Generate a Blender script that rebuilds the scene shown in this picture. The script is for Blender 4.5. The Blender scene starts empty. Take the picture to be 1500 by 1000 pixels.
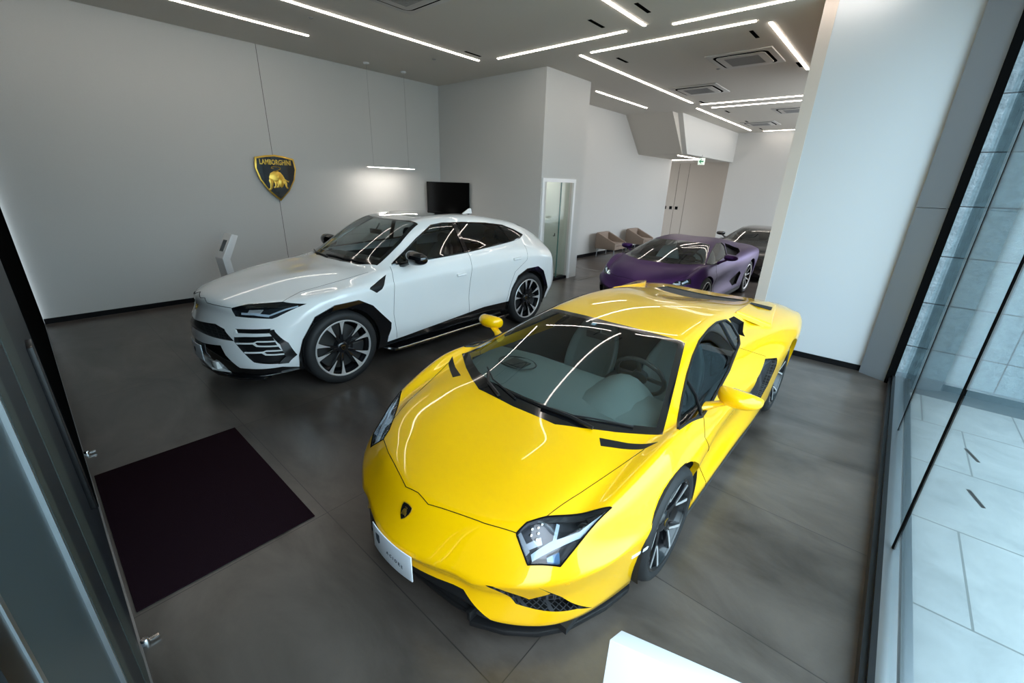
import bpy, bmesh, math, random
from mathutils import Vector, Matrix
from mathutils.bvhtree import BVHTree
from mathutils.geometry import tessellate_polygon
random.seed(7)
S = bpy.context.scene
COL = S.collection
PI = math.pi

# ---------------------------------------------------------------- objects
def tag(o, label=None, cat=None, group=None, kind=None):
    if label: o['label'] = label
    if cat: o['category'] = cat
    if group: o['group'] = group
    if kind: o['kind'] = kind
    return o

def empty(name, loc=(0, 0, 0), rz=0.0, label=None, cat=None, group=None):
    o = bpy.data.objects.new(name, None); COL.objects.link(o)
    o.location = loc; o.rotation_euler = (0, 0, rz); o.empty_display_size = 0.2
    return tag(o, label, cat, group)

def mobj(name, me, mats=None, parent=None):
    o = bpy.data.objects.new(name, me); COL.objects.link(o)
    if mats:
        me.materials.clear()
        for m in (mats if isinstance(mats, (list, tuple)) else [mats]): me.materials.append(m)
    if parent: o.parent = parent
    return o

def copy_tree(o, parent=None):
    c = o.copy(); COL.objects.link(c); c.parent = parent
    for ch in list(o.children): copy_tree(ch, c)
    return c

class MB:
    """collects shapes, builds ONE mesh"""
    def __init__(s): s.v = []; s.f = []; s.m = []; s.mi = 0
    def add(s, vs, fs, M=None):
        b = len(s.v)
        for v in vs:
            v = Vector(v); s.v.append(tuple(M @ v) if M else tuple(v))
        for f in fs: s.f.append(tuple(b + i for i in f)); s.m.append(s.mi)
        return s
    def box(s, x0, x1, y0, y1, z0, z1, M=None):
        vs = [(x, y, z) for z in (z0, z1) for y in (y0, y1) for x in (x0, x1)]
        return s.add(vs, [(0, 2, 3, 1), (4, 5, 7, 6), (0, 1, 5, 4), (2, 6, 7, 3), (0, 4, 6, 2), (1, 3, 7, 5)], M)
    def prism(s, poly, z0, z1, M=None, axes='xy'):
        """poly extruded; axes says which two coordinates the polygon uses"""
        n = len(poly)
        def mk(a, b, c):
            return {'xy': (a, b, c), 'xz': (a, c, b), 'yz': (c, a, b)}[axes]
        area = sum(poly[i][0] * poly[(i + 1) % n][1] - poly[(i + 1) % n][0] * poly[i][1] for i in range(n))
        if area < 0: poly = poly[::-1]
        vs = [mk(a, b, z0) for a, b in poly] + [mk(a, b, z1) for a, b in poly]
        tri = tessellate_polygon([[Vector((a, b, 0)) for a, b in poly]])
        fs = []
        for t in tri:
            a = [poly[i] for i in t]
            ar = (a[1][0] - a[0][0]) * (a[2][1] - a[0][1]) - (a[2][0] - a[0][0]) * (a[1][1] - a[0][1])
            t = tuple(t) if ar > 0 else tuple(t)[::-1]
            fs.append(t[::-1]); fs.append(tuple(i + n for i in t))
        for i in range(n): j = (i + 1) % n; fs.append((i, j, j + n, i + n))
        if axes == 'xz': fs = [f[::-1] for f in fs]
        return s.add(vs, fs, M)
    def tube(s, pts, r, n=8, closed=False, M=None):
        pts = [Vector(p) for p in pts]; N = len(pts); vs = []; fs = []
        up = None
        for i, p in enumerate(pts):
            a = pts[(i - 1) % N] if (closed or i > 0) else p
            b = pts[(i + 1) % N] if (closed or i < N - 1) else p
            t = (b - a).normalized()
            if up is None: up = t.orthogonal().normalized()
            up = (up - t * up.dot(t))
            up = up.normalized() if up.length > 1e-6 else t.orthogonal().normalized()
            q = t.cross(up); rr = r[i] if isinstance(r, (list, tuple)) else r
            for k in range(n):
                a_ = 2 * PI * k / n; vs.append(p + (up * math.cos(a_) + q * math.sin(a_)) * rr)
        for i in range(N if closed else N - 1):
            j = (i + 1) % N
            for k in range(n):
                l = (k + 1) % n; fs.append((i * n + k, i * n + l, j * n + l, j * n + k))
        if not closed:
            fs.append(tuple(range(n))[::-1]); fs.append(tuple((N - 1) * n + k for k in range(n)))
        return s.add(vs, fs, M)
    def lathe(s, prof, n=48, axis='x', M=None, closed=False):
        """prof: list of (along axis, radius)"""
        vs = []; fs = []; P = len(prof)
        for k in range(n):
            a = 2 * PI * k / n; c, si = math.cos(a), math.sin(a)
            for h, r in prof:
                vs.append({'x': (h, r * c, r * si), 'z': (r * c, r * si, h), 'y': (r * si, h, r * c)}[axis])
        for k in range(n):
            l = (k + 1) % n
            for i in range(P if closed else P - 1):
                j = (i + 1) % P; fs.append((k * P + i, k * P + j, l * P + j, l * P + i))
        return s.add(vs, fs, M)
    def loft(s, rings, closed=True, cap=False, M=None):
        n = len(rings[0]); vs = [p for r in rings for p in r]; fs = []
        for i in range(len(rings) - 1):
            for k in range(n if closed else n - 1):
                l = (k + 1) % n; fs.append((i * n + k, i * n + l, (i + 1) * n + l, (i + 1) * n + k))
        if cap: fs.append(tuple(range(n))[::-1]); fs.append(tuple((len(rings) - 1) * n + k for k in range(n)))
        return s.add(vs, fs, M)
    def build(s, name, mat=None, parent=None, bevel=0, smooth=True, angle=40, sub=0, seg=2, weld=True):
        me = bpy.data.meshes.new(name); me.from_pydata(s.v, [], s.f)
        for p, m in zip(me.polygons, s.m): p.material_index = m
        bm = bmesh.new(); bm.from_mesh(me)
        if weld: bmesh.ops.remove_doubles(bm, verts=bm.verts, dist=1e-6)
        bmesh.ops.recalc_face_normals(bm, faces=bm.faces)
        if bevel:
            es = [e for e in bm.edges if len(e.link_faces) == 2 and e.calc_face_angle(0) > math.radians(25)]
            bmesh.ops.bevel(bm, geom=es, offset=bevel, segments=seg, profile=.5, affect='EDGES', clamp_overlap=True)
        if smooth:
            for f in bm.faces: f.smooth = True
            for e in bm.edges:
                if len(e.link_faces) != 2 or e.calc_face_angle(0) > math.radians(angle): e.smooth = False
        bm.to_mesh(me); bm.free()
        o = mobj(name, me, mat, parent)
        if sub:
            md = o.modifiers.new('sub', 'SUBSURF'); md.levels = sub; md.render_levels = sub
        return o

def T(x, y, z): return Matrix.Translation((x, y, z))
def RX(a): return Matrix.Rotation(a, 4, 'X')
def RY(a): return Matrix.Rotation(a, 4, 'Y')
def RZ(a): return Matrix.Rotation(a, 4, 'Z')

# ---------------------------------------------------------------- materials
def new_mat(name):
    m = bpy.data.materials.new(name); m.use_nodes = True
    nt = m.node_tree; return m, nt, nt.nodes['Principled BSDF']

def mat(name, col, rough=.5, metal=0., coat=0., spec=.5, bump=0., bscale=200., var=0., vscale=4., sheen=0., emit=None, es=0., flake=0.):
    m, nt, b = new_mat(name)
    b.inputs['Base Color'].default_value = (*col, 1); b.inputs['Roughness'].default_value = rough
    b.inputs['Metallic'].default_value = metal; b.inputs['Coat Weight'].default_value = coat
    b.inputs['Coat Roughness'].default_value = .03
    b.inputs['Specular IOR Level'].default_value = spec
    if sheen: b.inputs['Sheen Weight'].default_value = sheen
    if emit: b.inputs['Emission Color'].default_value = (*emit, 1); b.inputs['Emission Strength'].default_value = es
    tc = nt.nodes.new('ShaderNodeTexCoord')
    n = nt.nodes.new('ShaderNodeTexNoise'); n.inputs['Scale'].default_value = vscale; n.inputs['Detail'].default_value = 5
    nt.links.new(tc.outputs['Object'], n.inputs['Vector'])
    mx = nt.nodes.new('ShaderNodeMixRGB'); mx.blend_type = 'MULTIPLY'
    v = max(var, .015)
    rp = nt.nodes.new('ShaderNodeMapRange'); rp.inputs['From Min'].default_value = .3; rp.inputs['From Max'].default_value = .7
    rp.inputs['To Min'].default_value = 1 - v; rp.inputs['To Max'].default_value = 1
    nt.links.new(n.outputs['Fac'], rp.inputs['Value'])
    mx.inputs['Fac'].default_value = 1; mx.inputs['Color1'].default_value = (*col, 1)
    nt.links.new(rp.outputs[0], mx.inputs['Color2']); nt.links.new(mx.outputs[0], b.inputs['Base Color'])
    if bump:
        n2 = nt.nodes.new('ShaderNodeTexNoise'); n2.inputs['Scale'].default_value = bscale; n2.inputs['Detail'].default_value = 3
        nt.links.new(tc.outputs['Object'], n2.inputs['Vector'])
        bp = nt.nodes.new('ShaderNodeBump'); bp.inputs['Strength'].default_value = bump; bp.inputs['Distance'].default_value = .002
        nt.links.new(n2.outputs['Fac'], bp.inputs['Height']); nt.links.new(bp.outputs[0], b.inputs['Normal'])
    return m

def glass(name, tint, rough=0.0, f0=1.5):
    """thin pane: tinted see-through plus fresnel reflection"""
    m = bpy.data.materials.new(name); m.use_nodes = True; nt = m.node_tree; nt.nodes.clear()
    o = nt.nodes.new('ShaderNodeOutputMaterial'); mx = nt.nodes.new('ShaderNodeMixShader')
    t = nt.nodes.new('ShaderNodeBsdfTransparent'); g = nt.nodes.new('ShaderNodeBsdfGlossy'); fr = nt.nodes.new('ShaderNodeFresnel')
    t.inputs[0].default_value = (*tint, 1); g.inputs['Roughness'].default_value = rough
    g.inputs['Color'].default_value = (1, 1, 1, 1); gm = nt.nodes.new('ShaderNodeNewGeometry'); nt.links.new(math_node(nt, 'ADD', f0, math_node(nt, 'MULTIPLY', gm.outputs['Backfacing'], 1 / f0 - f0)), fr.inputs['IOR'])
    nt.links.new(fr.outputs[0], mx.inputs[0]); nt.links.new(t.outputs[0], mx.inputs[1]); nt.links.new(g.outputs[0], mx.inputs[2])
    nt.links.new(mx.outputs[0], o.inputs[0]); return m

def math_node(nt, op, a, b=None):
    n = nt.nodes.new('ShaderNodeMath'); n.operation = op
    for i, v in enumerate((a, b)):
        if v is None: continue
        if isinstance(v, (int, float)): n.inputs[i].default_value = v
        else: nt.links.new(v, n.inputs[i])
    return n.outputs[0]

def line_mask(nt, c, x0, d, t):
    """1 on lines c = x0 + k*d of width t"""
    a = math_node(nt, 'DIVIDE', math_node(nt, 'SUBTRACT', c, x0), d)
    f = math_node(nt, 'ABSOLUTE', math_node(nt, 'SUBTRACT', math_node(nt, 'FRACT', a), .5))
    return math_node(nt, 'GREATER_THAN', f, .5 - t / d / 2)

def slab_mat(name, c1, c2, line, gx, gy, rough, nscale=1.2, lw=.006, axes='xy', stagger=None, bump=.02, fine=60, r2=.1, spec=.5, streak=None):
    """stone / concrete slabs with joints; gx=(x0,dx), gy=(y0,dy)"""
    m, nt, b = new_mat(name)
    tc = nt.nodes.new('ShaderNodeTexCoord'); sp = nt.nodes.new('ShaderNodeSeparateXYZ'); nt.links.new(tc.outputs['Object'], sp.inputs[0])
    X = sp.outputs['XYZ'.index(axes[0].upper())]; Y = sp.outputs['XYZ'.index(axes[1].upper())]
    my = line_mask(nt, Y, gy[0], gy[1], lw)
    xx = X
    if stagger:
        row = math_node(nt, 'FLOOR', math_node(nt, 'DIVIDE', math_node(nt, 'SUBTRACT', Y, gy[0]), gy[1]))
        xx = math_node(nt, 'ADD', X, math_node(nt, 'MULTIPLY', row, stagger))
    mx_ = line_mask(nt, xx, gx[0], gx[1], lw)
    mask = math_node(nt, 'MAXIMUM', mx_, my)
    n = nt.nodes.new('ShaderNodeTexNoise'); n.inputs['Scale'].default_value = nscale; n.inputs['Detail'].default_value = 9; n.inputs['Roughness'].default_value = .62
    n.inputs['Distortion'].default_value = .6
    mpg = nt.nodes.new('ShaderNodeMapping'); mpg.inputs['Scale'].default_value = streak or (1, 1, 1)
    nt.links.new(tc.outputs['Object'], mpg.inputs[0]); nt.links.new(mpg.outputs[0], n.inputs['Vector'])
    n2 = nt.nodes.new('ShaderNodeTexNoise'); n2.inputs['Scale'].default_value = fine; n2.inputs['Detail'].default_value = 4
    nt.links.new(tc.outputs['Object'], n2.inputs['Vector'])
    # slab to slab shade
    cx = math_node(nt, 'FLOOR', math_node(nt, 'DIVIDE', math_node(nt, 'SUBTRACT', xx, gx[0]), gx[1]))
    cy = math_node(nt, 'FLOOR', math_node(nt, 'DIVIDE', math_node(nt, 'SUBTRACT', Y, gy[0]), gy[1]))
    wn = nt.nodes.new('ShaderNodeTexWhiteNoise'); wn.noise_dimensions = '2D'
    cb = nt.nodes.new('ShaderNodeCombineXYZ'); nt.links.new(cx, cb.inputs[0]); nt.links.new(cy, cb.inputs[1]); nt.links.new(cb.outputs[0], wn.inputs['Vector'])
    f = math_node(nt, 'ADD', math_node(nt, 'MULTIPLY', n.outputs['Fac'], 1.8), math_node(nt, 'MULTIPLY', wn.outputs['Value'], .14))
    f = math_node(nt, 'ADD', math_node(nt, 'SUBTRACT', f, .50), math_node(nt, 'MULTIPLY', math_node(nt, 'SUBTRACT', n2.outputs['Fac'], .5), .06))
    f.node.use_clamp = True
    r = nt.nodes.new('ShaderNodeMixRGB'); r.inputs[1].default_value = (*c1, 1); r.inputs[2].default_value = (*c2, 1); nt.links.new(f, r.inputs[0])
    r2n = nt.nodes.new('ShaderNodeMixRGB'); nt.links.new(mask, r2n.inputs[0]); nt.links.new(r.outputs[0], r2n.inputs[1]); r2n.inputs[2].default_value = (*line, 1)
    nt.links.new(r2n.outputs[0], b.inputs['Base Color'])
    b.inputs['Roughness'].default_value = rough + r2 / 2
    b.inputs['Specular IOR Level'].default_value = spec
    bp = nt.nodes.new('ShaderNodeBump'); bp.inputs['Strength'].default_value = bump; bp.inputs['Distance'].default_value = .01
    nt.links.new(n2.outputs['Fac'], bp.inputs['Height']); nt.links.new(bp.outputs[0], b.inputs['Normal'])
    return m

def hexmesh_mat(name, col, scale):
    """black honeycomb insert: procedural cells bumped and darkened"""
    m, nt, b = new_mat(name)
    tc = nt.nodes.new('ShaderNodeTexCoord')
    v = nt.nodes.new('ShaderNodeTexVoronoi'); v.feature = 'DISTANCE_TO_EDGE'; v.inputs['Scale'].default_value = scale; v.inputs['Randomness'].default_value = .12
    nt.links.new(tc.outputs['Object'], v.inputs['Vector'])
    g = math_node(nt, 'GREATER_THAN', v.outputs['Distance'], .09)
    mx = nt.nodes.new('ShaderNodeMixRGB'); nt.links.new(g, mx.inputs[0]); mx.inputs[1].default_value = (*col, 1); mx.inputs[2].default_value = (.003, .003, .003, 1)
    nt.links.new(mx.outputs[0], b.inputs['Base Color']); b.inputs['Roughness'].default_value = .45
    bp = nt.nodes.new('ShaderNodeBump'); bp.inputs['Strength'].default_value = 1; bp.inputs['Distance'].default_value = .01; bp.invert = True
    nt.links.new(g, bp.inputs['Height']); nt.links.new(bp.outputs[0], b.inputs['Normal']); return m

# ---------------------------------------------------------------- car surfaces
def pin(p, poly):
    x, y = p; c = False; n = len(poly)
    for i in range(n):
        x1, y1 = poly[i]; x2, y2 = poly[i - 1]
        if (y1 > y) != (y2 > y) and x < (x2 - x1) * (y - y1) / (y2 - y1) + x1: c = not c
    return c

AX = {'ws': (0, 1), 'sz': (1, 2), 'wz': (0, 2)}

class Surf:
    """half cage (w>=0) -> mirrored, subdivided skin that can be cut into panels"""
    def __init__(s, deck, levels, creases=(), sub=3, fit=5):
        # deck[n][c] = (w,s,z); levels[k] = dict(front=[(w,s,z)..], side=[(w,z)|(w,s,z)..], rear=[..])
        bm = bmesh.new(); N = len(deck); C = len(deck[0]); key = {}
        V = [[bm.verts.new(p) for p in row] for row in deck]
        for n in range(N):
            for c in range(C): key[('d', n, c)] = V[n][c]
        for n in range(N - 1):
            for c in range(C - 1): bm.faces.new((V[n][c], V[n + 1][c], V[n + 1][c + 1], V[n][c + 1]))
        ring = [V[0][c] for c in range(C)] + [V[n][C - 1] for n in range(1, N)] + [V[N - 1][c] for c in range(C - 2, -1, -1)]
        s.rings = [ring]
        for k, L in enumerate(levels):
            pts = list(L['front'])
            for n, q in enumerate(L['side']):
                pts.append((q[0], deck[n][C - 1][1], q[1]) if len(q) == 2 else q)
            pts += list(L['rear'])
            assert len(pts) == len(ring), (k, len(pts), len(ring))
            r = [bm.verts.new(p) for p in pts]
            for i in range(len(ring) - 1): bm.faces.new((ring[i], ring[i + 1], r[i + 1], r[i]))
            ring = r; s.rings.append(r)
        for i in range(len(s.rings)):
            for j, v in enumerate(s.rings[i]): key[('r', i, j)] = v
        cr = bm.edges.layers.float.new('crease_edge')
        for a, b, w in creases:
            e = bm.edges.get((key[a], key[b]))
            if e: e[cr] = w
        # mirror
        geo = bmesh.ops.duplicate(bm, geom=bm.verts[:] + bm.edges[:] + bm.faces[:])['geom']
        vs = [g for g in geo if isinstance(g, bmesh.types.BMVert)]; fs = [g for g in geo if isinstance(g, bmesh.types.BMFace)]
        for v in vs: v.co.x = -v.co.x
        bmesh.ops.reverse_faces(bm, faces=fs)
        for v in bm.verts:
            if abs(v.co.x) < 1e-4: v.co.x = 0
        bmesh.ops.remove_doubles(bm, verts=[v for v in bm.verts if v.co.x == 0], dist=1e-5)
        bmesh.ops.recalc_face_normals(bm, faces=bm.faces)
        me = bpy.data.meshes.new('cage'); bm.to_mesh(me); bm.free()
        o = bpy.data.objects.new('cage', me); COL.objects.link(o)
        md = o.modifiers.new('s', 'SUBSURF'); md.levels = 2
        goal = [v.co.copy() for v in me.vertices]
        for it in range(fit):                      # pull the limit surface back through the cage points
            dg = bpy.context.evaluated_depsgraph_get(); dg.update()
            ev = o.evaluated_get(dg).data
            lim = [ev.vertices[k].co.copy() for k in range(len(goal))]
            for k, g in enumerate(goal): me.vertices[k].co += (g - lim[k]) * .8
            me.update(); o.update_tag()
        md.levels = sub; md.render_levels = sub
        dg = bpy.context.evaluated_depsgraph_get(); dg.update()
        me2 = bpy.data.meshes.new_from_object(o.evaluated_get(dg))
        bpy.data.objects.remove(o); bpy.data.meshes.remove(me)
        s.bm = bmesh.new(); s.bm.from_mesh(me2); bpy.data.meshes.remove(me2)
        bm = s.bm
        up = sum((f.normal.z * f.calc_area() for f in bm.faces if f.calc_center_median().z > .6), 0)
        if up < 0: bmesh.ops.reverse_faces(bm, faces=bm.faces)
        bm.normal_update()
        bmb = bm.copy(); bmesh.ops.triangulate(bmb, faces=bmb.faces); bmb.normal_update()
        s.bv = [v.co.copy() for v in bmb.verts]; s.bn = [v.normal.copy() for v in bmb.verts]
        s.bt = [tuple(v.index for v in f.verts) for f in bmb.faces]
        bmb.free()
        s.bvh = BVHTree.FromPolygons(s.bv, s.bt)
        s.pid = bm.faces.layers.int.new('pid'); s.walls = []
    def nrm(s, co):
        p, n, i, d = s.bvh.find_nearest(co)
        a, b, c = (s.bv[k] for k in s.bt[i]); na, nb, nc = (s.bn[k] for k in s.bt[i])
        v0, v1, v2 = b - a, c - a, p - a
        d00, d01, d11, d20, d21 = v0.dot(v0), v0.dot(v1), v1.dot(v1), v2.dot(v0), v2.dot(v1)
        den = d00 * d11 - d01 * d01
        if abs(den) < 1e-14: return n
        v = (d11 * d20 - d01 * d21) / den; w = (d00 * d21 - d01 * d20) / den
        return (na * (1 - v - w) + nb * v + nc * w).normalized()
    def cast(s, axes, a, b, side=1):
        if axes == 'ws': o, d = Vector((a, b, 3)), Vector((0, 0, -1))
        elif axes == 'sz': o, d = Vector((3 * side, a, b)), Vector((-side, 0, 0))
        else: o, d = Vector((a, -3, b)), Vector((0, 1, 0))
        h = s.bvh.ray_cast(o, d)
        if h[0] is None: return None, None
        return h[0], s.nrm(h[0])
    def cut(s, axes, poly, pid, cond=None, mirror=True, src=None):
        i, j = AX[axes]; bm = s.bm; L = s.pid
        polys = [poly]
        if mirror and 'w' in axes: polys.append([(-a, b) for a, b in poly])
        tot = 0
        for P in polys:
            lo = (min(p[0] for p in P), min(p[1] for p in P)); hi = (max(p[0] for p in P), max(p[1] for p in P))
            cand = []
            for f in bm.faces:
                if src is not None and f[L] not in src: continue
                c = f.calc_center_median()
                if cond and not cond(c, f.normal): continue
                xs = [v.co[i] for v in f.verts]; ys = [v.co[j] for v in f.verts]
                if max(xs) < lo[0] or min(xs) > hi[0] or max(ys) < lo[1] or min(ys) > hi[1]: continue
                cand.append(f)
            for k in range(len(P)):
                (x1, y1), (x2, y2) = P[k - 1], P[k]
                nx, ny = y2 - y1, x1 - x2; l = math.hypot(nx, ny)
                if l < 1e-9: continue
                no = [0, 0, 0]; no[i] = nx / l; no[j] = ny / l; co = [0, 0, 0]; co[i] = x1; co[j] = y1
                # only faces near the segment
                ax0, ax1 = min(x1, x2) - .001, max(x1, x2) + .001; ay0, ay1 = min(y1, y2) - .001, max(y1, y2) + .001
                near = []
                far = []
                for f in cand:
                    if not f.is_valid: continue
                    xs = [v.co[i] for v in f.verts]; ys = [v.co[j] for v in f.verts]
                    (far if (max(xs) < ax0 or min(xs) > ax1 or max(ys) < ay0 or min(ys) > ay1) else near).append(f)
                if not near: continue
                es = set(e for f in near for e in f.edges); vs = set(v for f in near for v in f.verts)
                r = bmesh.ops.bisect_plane(bm, geom=near + list(es) + list(vs), dist=1e-6, plane_co=co, plane_no=no)
                cand = far + [g for g in r['geom'] if isinstance(g, bmesh.types.BMFace)]
            for f in set(cand):
                if not f.is_valid: continue
                c = f.calc_center_median()
                if pin((c[i], c[j]), P): f[L] = pid; tot += 1
        if not tot: print('WARNING empty cut', axes, pid, poly[:2])
        return tot
    def part(s, name, pid, mats, parent, off=0.0, wall=None, thick=0.0, side=None, keep=False):
        """a panel of the skin as its own mesh; off moves it along the normal, wall joins it back to the skin"""
        bm = s.bm; L = s.pid
        if side is None and pid != 0:
            ff = [f for f in bm.faces if f[L] == pid]
            if ff and min(min(abs(v.co.x) for v in f.verts) for f in ff) > .004:
                a = s.part(name, pid, mats, parent, off, wall, thick, 1); s.part(name, pid, mats, parent, off, wall, thick, -1); return a
        fs = [f for f in bm.faces if (f[L] == pid if isinstance(pid, int) else f[L] in pid) and (side is None or f.calc_center_median().x * side > 0)]
        if not fs: print('WARNING empty part', name, pid); return None
        idx = {}; vs = []; ns = []; faces = []
        for f in fs:
            t = []
            for v in f.verts:
                if v.index == -1 or v not in idx:
                    idx[v] = len(vs); n = s.nrm(v.co); vs.append(v.co + n * off); ns.append(n)
                t.append(idx[v])
            faces.append(tuple(t))
        mi = [0] * len(faces); nsm = [True] * len(faces)
        fset = set(fs)
        bnd = []
        for f in fs:
            for lp in f.loops:
                if not any(g in fset and g is not f for g in lp.edge.link_faces):
                    bnd.append((lp.vert, lp.link_loop_next.vert))
        if (wall is not None or thick):
            base = len(vs)
            if thick:
                m0 = len(vs)
                for k in range(m0): vs.append(vs[k] - ns[k] * thick); ns.append(-ns[k])
                nf = len(faces)
                for k in range(nf): faces.append(tuple(q + m0 for q in faces[k][::-1])); mi.append(0)
                rim = [((a.co), (b.co)) for a, b in bnd]
                for a, b in bnd:
                    ia, ib = idx[a], idx[b]
                    q = [vs[ia], vs[ib], vs[ib + m0], vs[ia + m0]]; nn = (q[1] - q[0]).cross(q[3] - q[0])
                    nn = -nn.normalized() if nn.length > 1e-12 else Vector((0, 0, 1))
                    k = len(vs); vs += [x.copy() for x in q]; ns += [nn] * 4; faces.append((k + 3, k + 2, k + 1, k)); mi.append(0)
            else:
                for a, b in bnd:
                    ia, ib = idx[a], idx[b]
                    q = [vs[ia], vs[ib], b.co.copy(), a.co.copy()]; nn = (q[1] - q[0]).cross(q[3] - q[0])
                    nn = nn.normalized() if nn.length > 1e-12 else Vector((0, 0, 1))
                    k = len(vs); vs += [x.copy() for x in q]; ns += [nn] * 4; faces.append((k, k + 1, k + 2, k + 3)); mi.append(wall)
        me = bpy.data.meshes.new(name); me.from_pydata([tuple(v) for v in vs], [], faces)
        for p, k in zip(me.polygons, mi): p.material_index = k; p.use_smooth = True
        o = mobj(name, me, mats, parent)
        try: me.normals_split_custom_set_from_vertices([tuple(n) for n in ns])
        except Exception as e: print('normals', e)
        return o
    def lip(s, name, pid, depth, m, parent, inward=None):
        """return edge of a hole: folds the skin inwards around faces of pid"""
        bm = s.bm; L = s.pid
        for sg in (1, -1):
            mb = MB()
            for f in bm.faces:
                if f[L] != pid or f.calc_center_median().x * sg < 0: continue
                for lp in f.loops:
                    if any(g[L] != pid for g in lp.edge.link_faces):
                        a, b = lp.vert.co, lp.link_loop_next.vert.co
                        d = Vector((-sg * depth, 0, 0)); mb.add([a, b, b + d, a + d], [(0, 1, 2, 3)])
            if mb.v: mb.build(name, m, parent)
    def rim(s, name, pid, m, parent, r, off=0.0, side=None):
        """bead that follows the outline of a panel"""
        L = s.pid; nxt = {}; pids = (pid,) if isinstance(pid, int) else pid
        for f in s.bm.faces:
            if f[L] not in pids: continue
            if side and f.calc_center_median().x * side < 0: continue
            for lp in f.loops:
                if not any(g is not f and g[L] in pids for g in lp.edge.link_faces): nxt[lp.vert] = lp.link_loop_next.vert
        out = []
        while nxt:
            v0, v = nxt.popitem(); P = [v0.co.copy()]
            while v in nxt and v is not v0: P.append(v.co.copy()); v = nxt.pop(v)
            Q = [P[0]]
            for q in P[1:]:
                if (q - Q[-1]).length > .006: Q.append(q)
            if len(Q) < 6: continue
            Q = [q + s.nrm(q) * off for q in Q]
            mb = MB(); mb.tube(Q, r, 6, closed=True); out.append(mb.build(name, m, parent))
        return out
    def path(s, axes, pts, side=1, step=.02, off=0.0, closed=False):
        out = []; P = list(pts) + ([pts[0]] if closed else [])
        for k in range(len(P) - 1):
            a, b = Vector(P[k]), Vector(P[k + 1]); n = max(1, int((b - a).length / step))
            for q in range(n + (1 if k == len(P) - 2 else 0)):
                c = a.lerp(b, q / n); p, nn = s.cast(axes, c.x, c.y, side)
                if p is not None: out.append(p + nn * off)
        return out
    def groove(s, name, axes, pts, m, parent, side=1, r=.0022, mirror=True, closed=False, off=0.0):
        if mirror and axes != 'sz' and abs(pts[0][0]) < 1e-6:
            full = [(-a, b) for a, b in pts[:0:-1]] + list(pts); mb = MB(); mb.tube(s.path(axes, full, off=off), r, 5); return mb.build(name, m, parent)
        o = None
        for sd in ([1, -1] if mirror else [side]):
            mb = MB()
            P = s.path(axes, pts if axes == 'sz' else [(a * sd, b) for a, b in pts], sd, off=off, closed=closed)
            if len(P) > 1: mb.tube(P, r, 5, closed=False); o = mb.build(name, m, parent)
        return o
    def edges_of_region(s): pass

def circle(cx, cy, r, n=40, a0=0, a1=2 * PI):
    return [(cx + r * math.cos(a0 + (a1 - a0) * k / n), cy + r * math.sin(a0 + (a1 - a0) * k / n)) for k in range(n)]
# ---------------------------------------------------------------- car cages (w across, s rearwards, z up; metres)
def chain(kind, idx, w):
    """crease a run of cage edges"""
    return [(a, b, w) for a, b in zip(idx[:-1], idx[1:])]

AV_DECK = [
 [(0,-.05,.40),(.355,.045,.405),(.46,.075,.392),(.68,.215,.425),(.84,.40,.465),(.915,.56,.50)],
 [(0,.13,.575),(.355,.205,.580),(.53,.27,.575),(.67,.33,.555),(.81,.48,.575),(.95,.72,.525)],
 [(0,.45,.69),(.33,.48,.70),(.60,.50,.685),(.73,.54,.655),(.84,.62,.675),(.968,.84,.55)],
 [(0,.74,.755),(.35,.76,.765),(.62,.80,.755),(.76,.84,.745),(.88,.90,.77),(.98,.97,.585)],
 [(0,.98,.835),(.34,1.0,.83),(.64,1.08,.805),(.80,1.14,.805),(.895,1.15,.815),(.985,1.13,.60)],
 [(0,1.5,.99),(.31,1.5,.98),(.655,1.5,.925),(.835,1.5,.83),(.885,1.5,.80),(.965,1.55,.615)],
 [(0,1.93,1.08),(.29,1.94,1.072),(.59,1.97,1.045),(.81,1.95,.86),(.86,1.95,.81),(.945,1.95,.64)],
 [(0,2.4,1.125),(.28,2.4,1.12),(.575,2.4,1.09),(.775,2.45,.90),(.845,2.45,.84),(.955,2.5,.68)],
 [(0,2.85,1.115),(.28,2.85,1.12),(.56,2.85,1.09),(.72,2.85,.93),(.84,2.85,.86),(.985,2.88,.71)],
 [(0,3.3,1.03),(.26,3.3,1.06),(.56,3.3,1.05),(.72,3.3,.94),(.87,3.3,.885),(1.01,3.3,.74)],
 [(0,3.75,.965),(.26,3.75,.99),(.57,3.75,.99),(.74,3.75,.93),(.89,3.75,.895),(1.015,3.72,.76)],
 [(0,4.2,.91),(.26,4.2,.925),(.58,4.2,.94),(.76,4.2,.92),(.88,4.2,.885),(1.0,4.2,.77)],
 [(0,4.66,.86),(.28,4.65,.865),(.58,4.62,.87),(.76,4.58,.86),(.87,4.54,.83),(.95,4.5,.76)],
]
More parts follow.
